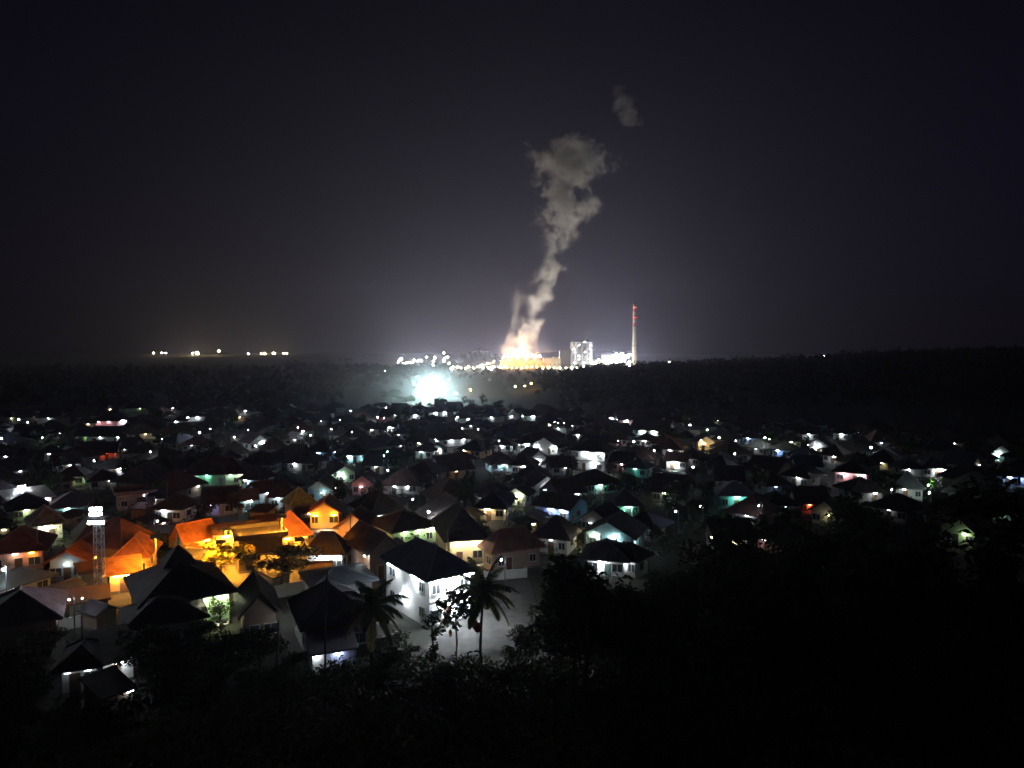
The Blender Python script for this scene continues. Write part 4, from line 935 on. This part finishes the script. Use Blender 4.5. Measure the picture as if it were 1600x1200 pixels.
block(W(875, 570).x, W(892, 570).x, W(880, 548).z, 10, 26, 'bunker_bay', 'tall dark windowless block left of the boiler house', (.07, .075, .085))
tb = block(W(850, 570).x, W(876, 570).x-.5, W(860, 560).z, -4, 40, 'turbine_hall', 'squat beige hall between the cooling towers and dark block', (.26, .25, .20))
# cooling tower cells
x0, x1 = W(781, 570).x, W(849, 570).x; n = 5; cw = (x1-x0)/n
for k in range(n):
    x = x0+cw*(k+.5); hh = 17.5
    o = pt('cooling_tower', ['leftmost', 'second', 'middle', 'fourth', 'rightmost'][k]+' of five orange-lit steaming cooling tower cells', 'cooling tower', x, PL+22, group='cooling tower cells')
    MB().box((0, 0, hh/2+2), (cw-.6, 18, hh-4)).build('casing', M['clad'], o, (.55, .42, .30))
    lv = MB()
    for j in range(5): lv.box((0, -9.3, 1+j*.9), (cw-1.2, .8, .2), 0, 0, rad(30))
    for q in (-.46, 0, .46): lv.box((q*cw, -9, 2), (.6, .7, 5))
    lv.build('louvre', M['concrete'], o)
    m = MB(); seg = 20; prev = None
    for (zz, r_) in ((hh, 7.2), (hh+2, 6.3), (hh+5, 6.0), (hh+7, 6.5)):
        cur = []
        for i in range(seg): a = 2*math.pi*i/seg; cur.append(len(m.v)); m.v.append((math.cos(a)*r_, math.sin(a)*r_, zz))
        if prev:
            for i in range(seg): m.f.append((prev[i], prev[(i+1) % seg], cur[(i+1) % seg], cur[i])); m.mi.append(0)
        prev = cur
    m.build('fan_stack', M['clad'], o, (.5, .42, .32))
    MB().box((0, -8.9, hh+.7), (cw-.8, .1, 1.1)).build('handrail', M['steel'], o)
# lit sheds and pipe work right of the boiler house
def shed(x0, x1, zt, y, dep, label, col=(.6, .6, .58)):
    o = pt('plant_shed', label, 'industrial building', (x0+x1)/2, y+dep/2); w = x1-x0
    MB().box((0, 0, zt/2-.5), (w, dep, zt+1)).build('wall', M['clad'], o, col)
    m = MB(); X = w/2+1; Y = dep/2+1
    m.poly([(-X, -Y, zt), (X, -Y, zt), (X, 0, zt+4), (-X, 0, zt+4)]); m.poly([(X, Y, zt), (-X, Y, zt), (-X, 0, zt+4), (X, 0, zt+4)]); m.poly([(-X, -Y, zt), (-X, 0, zt+4), (-X, Y, zt)]); m.poly([(X, Y, zt), (X, 0, zt+4), (X, -Y, zt)])
    m.build('roof', M['metal'], o, (.45, .46, .47))
    d_ = MB(); d_.box((0, -dep/2-.06, 2.5), (5, .2, 5)); d_.build('door', M['steel'], o)
    return o
shed(W(948, 570).x, W(985, 570).x, W(950, 556).z, PL+60, 40, 'high white-lit shed left of the banded chimney')
shed(W(927, 575).x, W(944, 575).x, 17, PL, 20, 'low white-lit shed right of the boiler house')
shed(W(952, 575).x, W(980, 575).x, 10, PL-10, 20, 'low long shed at the foot of the chimney')
o = pt('storage_tank', 'round pale tank between the lit plant sheds', 'tank', W(946, 575).x, PL-22); MB().tube([(0, 0, -1), (0, 0, 11)], 7, 20).build('shell', M['clad'], o, (.6, .6, .58)); MB().tube([(0, 0, 11), (0, 0, 13)], [7.2, .6], 20).build('roof', M['steel'], o)
cv = pt('conveyor', 'sloping coal conveyor gallery left of the cooling towers', 'conveyor', W(744, 574).x, PL-5)
e = W(772, 566, PL-5)-cv.location; MB().tube([(0, 0, 3), (e.x, 0, e.z)], 1.7, 4).build('gallery', M['clad'], cv, (.4, .38, .34))
tr_ = MB()
for k in (.2, .5, .8): tr_.tube([(e.x*k-1, 0, -1), (e.x*k, 0, 3+(e.z-3)*k)], .5, 4); tr_.tube([(e.x*k+1.5, 0, -1), (e.x*k, 0, 3+(e.z-3)*k)], .5, 4)
tr_.build('trestle', M['steel'], cv)
for k in range(3): MB().ball((e.x*(.3+.35*k), -1.8, 3+(e.z-3)*(.3+.35*k)+2), .9, 0, 6, 4).build('lamp', emit('y', 300), cv)
# yard lamps of the plant, and added ones behind towers and sheds
def plant_lamp(px, py, I, code, y, label, group, r=1.2):
    p = W(px, py, y); g = hills(p.x, p.y); h = max(3, p.z-g)
    root = thing('yard_lamp', (p.x, p.y, g), 0, label, 'lamp post', group)
    MB().tube([(0, .9, -1), (0, .9, h+.8)], .25, 5, cap=False).build('pole', M['steel_dark'], root)
    MB().ball((0, 0, h), r, 0, 7, 4).build('lamp_head', emit(code, I/(math.pi*r*r)), root)
KL = 2.8
rp = random.Random(9)
for k in range(26):
    px = 620+rp.random()*82; plant_lamp(px, rp.gauss(565, 4) if px < 690 else rp.gauss(562, 5), rp.choice((900, 1600, 3200))*KL, rp.choice('hzykz'), PL+rp.uniform(-60, 220), 'one of the crowded yard lamps far left of the steam', 'crowded yard lamps left of the steam', rp.choice((1.0, 1.5, 2.0)))
for k in range(22):
    px = 690+k*4.6+rp.uniform(-2, 2); plant_lamp(px, 574.5+rp.uniform(-2, 2.5), rp.choice((250, 600, 1300))*KL, rp.choice('wzyz'), PL-60+rp.uniform(-20, 20), 'yard lamp in the row before the knoll and cooling towers', 'row of yard lamps before the towers', rp.choice((.5, .7, 1.1)))
for px, py, I, r in ((705, 578, 4000, 2.4), (768, 577, 9000, 3.2), (775, 575, 4000, 2.2)): plant_lamp(px, py, I*KL, 'h', PL-80, {705: 'large white floodlamp far left of the steam', 768: 'brightest white floodlamp at the foot of the steam', 775: 'white floodlamp right beside the brightest one by the steam'}[px], None, r)
for k in range(9):
    px = 784+k*7.8; plant_lamp(px, 574+rp.uniform(-1, 1.5), 1100*KL, 'o', PL-14, 'sodium lamp in front of the orange cooling tower cells', 'sodium lamps along the cooling towers', 1.1)
for k in range(4): plant_lamp(794+k*15, 560, 7500*KL, 'o', PL+50, 'added sodium lamp behind the cooling tower cells tinting the steam', 'added sodium lamps behind the towers tinting the steam', 1.0)  # added to turn the steam base orange
for k in range(6):
    px = 788+k*11; plant_lamp(px, 556+rp.uniform(-1, 1), 12000*KL, 'h', PL+100, 'added unseen lamp behind the cooling tower cells lighting the steam', 'added lamps behind the towers lighting the steam', 1.2)  # unseen lamps added to light the plume from behind
for k in range(22):
    px = 922+rp.random()*64; py = rp.uniform(557, 580); plant_lamp(px, py, rp.choice((400, 900, 1800))*KL, 'h', PL+rp.uniform(-40, 50), 'white yard lamp among the sheds right of the boiler house', 'white lamps among the plant sheds', rp.choice((1.0, 1.6, 2.2)))
for k in range(7):
    plant_lamp(958+k*5, 555+rp.uniform(-2, 2), 1500*KL, 'h', PL+50, 'lamp along the eave of the high white-lit shed', 'lamps of the high shed', 2.0)
for k in range(9):
    plant_lamp(948+k*7, 579+rp.uniform(-2, 2), 600*KL, 'y', PL-40, 'warm lamp in the row below the chimney', 'warm lamps below the chimney', 1.1)
for k in range(8): plant_lamp(848+k*9, 579+rp.uniform(-1, 1), 900*KL, 'y', PL-30, 'small lamp in front of the beige hall and dark block', 'lamps before the beige hall', .9)
for k, px in enumerate((935, 962, 983)): plant_lamp(px, 566, 62000, 'h', PL+150, ('left', 'middle', 'right')[k]+' one of three added unseen floodlamps behind the white-lit plant sheds', 'added floodlamps behind the plant sheds', 2.0)  # hidden lamps added to raise the haze glow on this side
# lights on the far left horizon
for px, py, I, lc, r, lb in ((240, 551.5, 700, 'y', 2.0, 'leftmost small light on the far left horizon'), (253, 551.5, 900, 'y', 2.2, 'left one of a close pair on the far left horizon'), (259, 551.5, 700, 'w', 2.0, 'right one of a close pair on the far left horizon'), (301, 552, 900, 'w', 2.2, 'small light touching the brightest glare on the left horizon'),
                         (308, 551.5, 9000, 'y', 6, 'brightest glare on the left horizon'), (342, 548.5, 2200, 'y', 3.6, 'highest warm light on the left horizon'), (388, 553, 1000, 'w', 3.0, 'pale light left of the twin yellow ones on the horizon'), (413, 554, 4500, 'y', 4.6, 'left one of twin yellow horizon lights'),
                         (428, 554, 4500, 'y', 4.8, 'right one of twin yellow horizon lights'), (408, 555.5, 600, 'y', 2, 'tiny light below the left twin horizon light'), (443, 554, 800, 'y', 2.4, 'light just right of the twin yellow horizon lights'), (448, 554, 900, 'y', 2.4, 'last light right of the twin yellow horizon lights')):
    p = PD(px, py, 2700); g = hills(p.x, p.y); h = max(2, p.z-g)
    root = thing('horizon_lamp', (p.x, p.y, g), 0, lb, 'lamp post', 'lights on the left horizon')
    MB().tube([(0, .9, -1), (0, .9, h+.6)], .4, 5, cap=False).build('pole', M['steel_dark'], root)
    MB().ball((0, 0, h), r, 0, 7, 4).build('lamp_head', emit('z' if lc == 'y' else 'h', I*4/(math.pi*r*r)), root)
# transmission tower on the ridge
p = PD(1113, 577, 760); g = hills(p.x, p.y); tt = MB(); hT = PD(1113, 562, 760).z-g
for a in (-1, 1):
    for b in (-1, 1): tt.tube([(a*2.4, b*2.4, -1), (a*.8, b*.8, hT*.75), (a*.3, b*.3, hT)], .28, 4)
for k in range(6):
    z = hT*k/6.5; s = 2.4-1.6*k/5; tt.tube([(-s, -s, z), (s*.85, -s*.85, z+hT/6.5)], .18, 4); tt.tube([(s, -s, z), (-s*.85, -s*.85, z+hT/6.5)], .18, 4)
for z in (hT*.72, hT*.86): tt.tube([(-4.5, 0, z), (4.5, 0, z)], .3, 4)
tag(tt.build('transmission_tower', M['steel_dark'], loc=(p.x, p.y, g)), 'lattice transmission tower on the dark wooded ridge', 'pylon')
# ------------------------------------------------------------------ steam
def plume(name, label, cl, y, dens, fine=1.0, warp=1.0, thr=0.0, seedv=0.0, col=(1, 1, 1), namp=6.2):
    """cl: picture points (px, py, half width, density 0..1) from bottom to top"""
    pts = [(W(a, b, y).x, W(a, b, y).z, r*y/F, dn) for a, b, r, dn in cl]
    z0, z1 = pts[0][1], pts[-1][1]; H = z1-z0; xm = sum(p[0] for p in pts)/len(pts)
    XR = max(abs(p[0]-xm) for p in pts)+5; RM = max(p[2] for p in pts)*1.05
    m = MB(); seg = 18; prev = None
    for i, (x, z, r_, dn) in enumerate(pts):
        q = max(pts[j][2] for j in range(max(0, i-1), min(len(pts), i+2)))*1.6+14*warp
        cur = []
        for k in range(seg): a = 2*math.pi*k/seg; cur.append(len(m.v)); m.v.append((x-xm+math.cos(a)*q, math.sin(a)*q, z-z0+(-4 if i == 0 else (14*warp if i == len(pts)-1 else 0))))
        if prev:
            for k in range(seg): m.f.append((prev[k], prev[(k+1) % seg], cur[(k+1) % seg], cur[k])); m.mi.append(0)
        else: m.f.append(tuple(reversed(cur))); m.mi.append(0)
        prev = cur
    m.f.append(tuple(prev)); m.mi.append(0)
    mt, nt, ns, L = mat(name)
    out = N(nt, 'ShaderNodeOutputMaterial'); pv = N(nt, 'ShaderNodeVolumePrincipled'); L.new(pv.outputs[0], out.inputs['Volume'])
    pv.inputs['Color'].default_value = (*col, 1); pv.inputs['Anisotropy'].default_value = 0.0
    tc = N(nt, 'ShaderNodeTexCoord')
    def math_(op, a, b=None, c=None, clamp=False):
        n_ = N(nt, 'ShaderNodeMath', operation=op); n_.use_clamp = clamp
        for i, v in enumerate((a, b, c)):
            if v is None: continue
            if isinstance(v, (int, float)): n_.inputs[i].default_value = v
            else: L.new(v, n_.inputs[i])
        return n_.outputs[0]
    # two warps, a large and a small one
    vec = tc.outputs['Object']
    for (scl, amp) in ((.016/warp, 26*warp), (.055/warp, 9*warp)):
        no = N(nt, 'ShaderNodeTexNoise'); no.inputs['Scale'].default_value = scl; no.inputs['Detail'].default_value = 2
        ad = N(nt, 'ShaderNodeVectorMath', operation='ADD'); L.new(tc.outputs['Object'], ad.inputs[0]); ad.inputs[1].default_value = (seedv, seedv*2, 0); L.new(ad.outputs[0], no.inputs['Vector'])
        s1 = N(nt, 'ShaderNodeVectorMath', operation='SUBTRACT'); L.new(no.outputs['Color'], s1.inputs[0]); s1.inputs[1].default_value = (.5, .5, .5)
        s2 = N(nt, 'ShaderNodeVectorMath', operation='SCALE'); L.new(s1.outputs[0], s2.inputs[0]); s2.inputs['Scale'].default_value = amp
        s3 = N(nt, 'ShaderNodeVectorMath', operation='ADD'); L.new(vec, s3.inputs[0]); L.new(s2.outputs[0], s3.inputs[1]); vec = s3.outputs[0]
    sx = N(nt, 'ShaderNodeSeparateXYZ'); L.new(vec, sx.inputs[0])
    zn = math_('DIVIDE', sx.outputs['Z'], H, None, True)
    def curve(vals):
        fc = N(nt, 'ShaderNodeFloatCurve'); L.new(zn, fc.inputs['Value']); cu = fc.mapping.curves[0]
        P0 = [((p[1]-z0)/H, v) for p, v in zip(pts, vals)]
        while len(cu.points) < len(P0): cu.points.new(.5, .5)
        for q, (a, b) in zip(cu.points, P0): q.location = (a, b); q.handle_type = 'VECTOR'
        fc.mapping.update(); return fc.outputs[0]
    fx = math_('MULTIPLY_ADD', curve([((p[0]-xm)/XR+1)/2 for p in pts]), 2*XR, -XR)
    fr = math_('MULTIPLY', curve([p[2]/RM for p in pts]), RM*.85)
    fd = curve([p[3] for p in pts])
    dx = math_('SUBTRACT', sx.outputs['X'], fx); dy = sx.outputs['Y']
    dist = math_('SQRT', math_('ADD', math_('MULTIPLY', dx, dx), math_('MULTIPLY', dy, dy)))
    q = math_('SUBTRACT', 1.0, math_('DIVIDE', dist, fr))
    no = N(nt, 'ShaderNodeTexNoise'); no.inputs['Scale'].default_value = .026/fine; no.inputs['Detail'].default_value = 7; no.inputs['Roughness'].default_value = .68; L.new(vec, no.inputs['Vector'])
    v = math_('ADD', q, math_('MULTIPLY_ADD', no.outputs[0], namp, -namp/2-thr))
    mr = N(nt, 'ShaderNodeMapRange', interpolation_type='SMOOTHSTEP'); mr.inputs['From Min'].default_value = .0; mr.inputs['From Max'].default_value = 1.0; L.new(v, mr.inputs['Value'])
    L.new(math_('MULTIPLY', math_('MULTIPLY', mr.outputs[0], fd), dens), pv.inputs['Density'])
    o = m.build(name, mt, loc=(xm, y, z0)); o['kind'] = 'stuff'; o['label'] = label
    mt.cycles.volume_step_rate = .16 if warp > .6 else .4
    return o
plume('steam_plume', 'tall steam plume rising from the orange-lit cooling towers', [(820, 563, 38, .5), (820, 548, 36, .5), (822, 530, 28, .55), (828, 508, 22, .65), (836, 488, 17, .7), (846, 465, 20, .75), (853, 440, 22, .8), (866, 418, 26, .75), (864, 402, 12, .4), (868, 384, 26, .65), (880, 360, 34, .8), (888, 335, 44, .85), (888, 308, 44, .8), (884, 286, 46, .8), (890, 266, 62, .85), (892, 245, 62, .85), (890, 232, 46, .7)], PL+22, .055, thr=.12)
plume('steam_wisp', 'separate steam column left of the main plume', [(800, 560, 12, .6), (799, 540, 11, .55), (798, 520, 9, .45), (806, 500, 8, .3), (811, 475, 13, .35), (811, 450, 10, .25), (816, 438, 5, .1)], PL+40, .03, .6, .55, seedv=40)
plume('steam_puff', 'small detached puff of steam high right of the plume', [(985, 196, 14, .5), (980, 180, 22, .7), (974, 162, 22, .8), (970, 150, 18, .7), (966, 142, 10, .4)], PL+22, .03, .6, .8, -.05, seedv=60, namp=4.2)
plume('vent_steam', 'thin steam wisp above the boiler house', [(917, 536, 3, .6), (917, 528, 5, .6), (919, 518, 6, .3)], PL+20, .03, .3, .25, seedv=150)
# ------------------------------------------------------------------ added mist that imitates the lens glare of the floodlights
p = PD(673, 609, 476); mm = MB(); mm.ball((0, 0, 0), 105, 0, 28, 16, .27)
mt, nt, ns, L = mat('added_glare_mist'); out = N(nt, 'ShaderNodeOutputMaterial'); pv = N(nt, 'ShaderNodeVolumePrincipled'); L.new(pv.outputs[0], out.inputs['Volume'])
tc = N(nt, 'ShaderNodeTexCoord'); sc_ = N(nt, 'ShaderNodeVectorMath', operation='MULTIPLY'); sc_.inputs[1].default_value = (1/105, 1/105, 1/28.4); L.new(tc.outputs['Object'], sc_.inputs[0])
ln_ = N(nt, 'ShaderNodeVectorMath', operation='LENGTH'); L.new(sc_.outputs[0], ln_.inputs[0])
mr = N(nt, 'ShaderNodeMapRange', interpolation_type='SMOOTHSTEP'); mr.inputs['From Min'].default_value = 1; mr.inputs['From Max'].default_value = .1; mr.inputs['To Max'].default_value = .0034; L.new(ln_.outputs['Value'], mr.inputs['Value'])
L.new(mr.outputs[0], pv.inputs['Density']); pv.inputs['Color'].default_value = (.9, .97, 1, 1); pv.inputs['Anisotropy'].default_value = .6
mo = mm.build('added_glare_mist', mt, loc=p); mo['kind'] = 'stuff'; mo['label'] = 'added mist spreading a glare around the sports-field floodlights'; mt.cycles.volume_step_rate = .6
# ------------------------------------------------------------------ haze
hz = MB(); hz.box((0, 3450, 349), (16400, 7200, 702)); hm, nt, ns, L = mat('night_haze')
out = N(nt, 'ShaderNodeOutputMaterial'); pv = N(nt, 'ShaderNodeVolumePrincipled'); L.new(pv.outputs[0], out.inputs['Volume'])
pv.inputs['Color'].default_value = (.60, .64, 1.0, 1); pv.inputs['Density'].default_value = HAZE_D = .00015; pv.inputs['Anisotropy'].default_value = .73
ho = hz.build('haze', hm); ho['kind'] = 'stuff'; ho['label'] = 'thin night haze over the valley'
# ------------------------------------------------------------------ night sky and a faint sun lamp added as fill
w = bpy.data.worlds.new("World"); sc.world = w; w.use_nodes = True
nt = w.node_tree; nt.nodes.clear()
out = nt.nodes.new('ShaderNodeOutputWorld'); bg = nt.nodes.new('ShaderNodeBackground'); sky = nt.nodes.new('ShaderNodeTexSky')
sky.sky_type = 'NISHITA'; sky.sun_disc = False; sky.sun_elevation = rad(38); sky.sun_rotation = rad(215)
tint = nt.nodes.new('ShaderNodeMix'); tint.data_type = 'RGBA'; tint.blend_type = 'MULTIPLY'; tint.inputs['Factor'].default_value = 1
tint.inputs[7].default_value = (1.1, .46, 1.25, 1)
nt.links.new(sky.outputs[0], tint.inputs[6]); nt.links.new(tint.outputs[2], bg.inputs[0]); nt.links.new(bg.outputs[0], out.inputs[0]); bg.inputs[1].default_value = .0008
sd = bpy.data.lights.new('added_fill_sun', 'SUN'); so = bpy.data.objects.new('added_fill_sun', sd); COL.objects.link(so)
sd.energy = .008; sd.angle = rad(12); sd.color = (.85, .80, 1.0)
az = rad(215); el = rad(38)
sdir = Vector((math.sin(az)*math.cos(el), math.cos(az)*math.cos(el), math.sin(el)))
so.rotation_euler = sdir.to_track_quat('Z', 'Y').to_euler(); so.location = (0, 0, 60)
# ------------------------------------------------------------------ labels for what has none yet
def word_roof(c, metal):
    r, g, b = c; s = max(c)
    if metal and s > .2: return 'pale metal'
    if s < .06: return 'navy' if b > r*1.3 else ('black' if s < .05 else 'charcoal')
    if r > g*2.2: return 'red'
    if r > g*1.35: return 'brown'
    return 'grey'
WN = {v: k for k, v in dict(white=WH, cream=CRM, green=GRN, teal=TEA, blue=BLU, pink=PNK, peach=PCH, grey=GYW, brown=BRW, bluish=LBL).items()}
LMK = []
for o, i in THINGS:
    if i.get('lm'): x, y = proj(o.location+Vector((0, 0, 3))); LMK.append((i['lm'], x, y))
for nm, x, y in (('the left edge', -10, 720), ('the right edge', 1605, 800), ('the sports-field glare', 675, 640), ('the four sports floodlights', 675, 600), ('the right dark slope', 1200, 990)):
    if nm not in ('the four sports floodlights', 'the right dark slope'): LMK.append((nm, x, y))
SEEN = {}
todo = []
for o, i in THINGS:
    if o.get('label'): continue
    x, y = proj(o.location+Vector((0, 0, 2)))
    if i.get('isH'):
        rk = {'hip': 'hipped', 'gable': 'gabled', 'pyramid': 'pyramid-roofed', 'shed': 'lean-to', 'flat': 'flat'}[i['rk']]
        base = f"{word_roof(i['roof'], i['metal'])} {rk} {o.name.split('.')[0]}"
        if i['lamps']: base += f", {LN[i['lamps'][0][2]]} lamp on {WN.get(i['wall'], 'pale')} wall"
        else: base += ", unlit"
    elif i.get('isP'): base = 'thin concrete utility pole'
    elif i.get('isL'): base = f"{'bright' if i['big'] > 50 else 'small'} {LN[i['code']]} street lamp"
    else:
        nm = o.name.split('.')[0].replace('_', ' '); base = f"{'big' if i.get('sc', 1) > 1 else ('small' if i.get('sc', 1) < .75 else 'medium')} dark {nm}"
    best = min(LMK, key=lambda l: abs(l[1]-x)*.8+abs(l[2]-y)*1.6)
    dx, dy = x-best[1], y-best[2]
    rel = ('right of' if dx > 0 else 'left of') if abs(dx)*.55 > abs(dy)*1.6 else ('behind' if dy < 0 else 'in front of')
    if best[0] == 'the left edge': rel = 'near'
    if best[0] == 'the right edge': rel = 'near'
    if best[0] == 'the sports-field glare': rel = 'near'
    todo.append((o, base, rel, best[0], x, y, o.location.y))
grp = {}
for t in todo: grp.setdefault((t[1], t[2], t[3]), []).append(t)
ORD = ['first', 'second', 'third', 'fourth', 'fifth', 'sixth', 'seventh', 'eighth', 'ninth', 'tenth', 'eleventh', 'twelfth']+['%dth' % k for k in range(13, 60)]
for (base, rel, lm), l in grp.items():
    if len(l) == 1: l[0][0]['label'] = f"{base}, {rel} {lm}"
    else:
        l.sort(key=lambda t: t[4])
        for k, t in enumerate(l):
            od = 'leftmost' if k == 0 else ('rightmost' if k == len(l)-1 else (ORD[k]+' from left'))
            t[0]['label'] = f"{base}, {od} {rel} {lm}"
# ------------------------------------------------------------------ render settings
sc.render.engine = 'CYCLES'; cy = sc.cycles
cy.use_denoising = True; cy.denoiser = 'OPENIMAGEDENOISE'
cy.max_bounces = 4; cy.diffuse_bounces = 2; cy.glossy_bounces = 1; cy.transmission_bounces = 1; cy.volume_bounces = 0; cy.transparent_max_bounces = 4
cy.sample_clamp_indirect = 3; cy.use_light_tree = True; cy.caustics_reflective = False; cy.caustics_refractive = False
cy.volume_max_steps = 256
vs = sc.view_settings; vs.view_transform = 'Standard'; vs.look = 'None'; vs.exposure = 0; vs.gamma = 1; vs.use_curve_mapping = False
for a, b in ((o, i) for o, i in THINGS):
    if len(a.get('label', '').split()) > 16: print('LONG', a['label'])
print('things', len(THINGS), 'objects', len(sc.objects), 'lamps', sum(1 for m in bpy.data.materials if m.name.startswith('lamp_glow')))
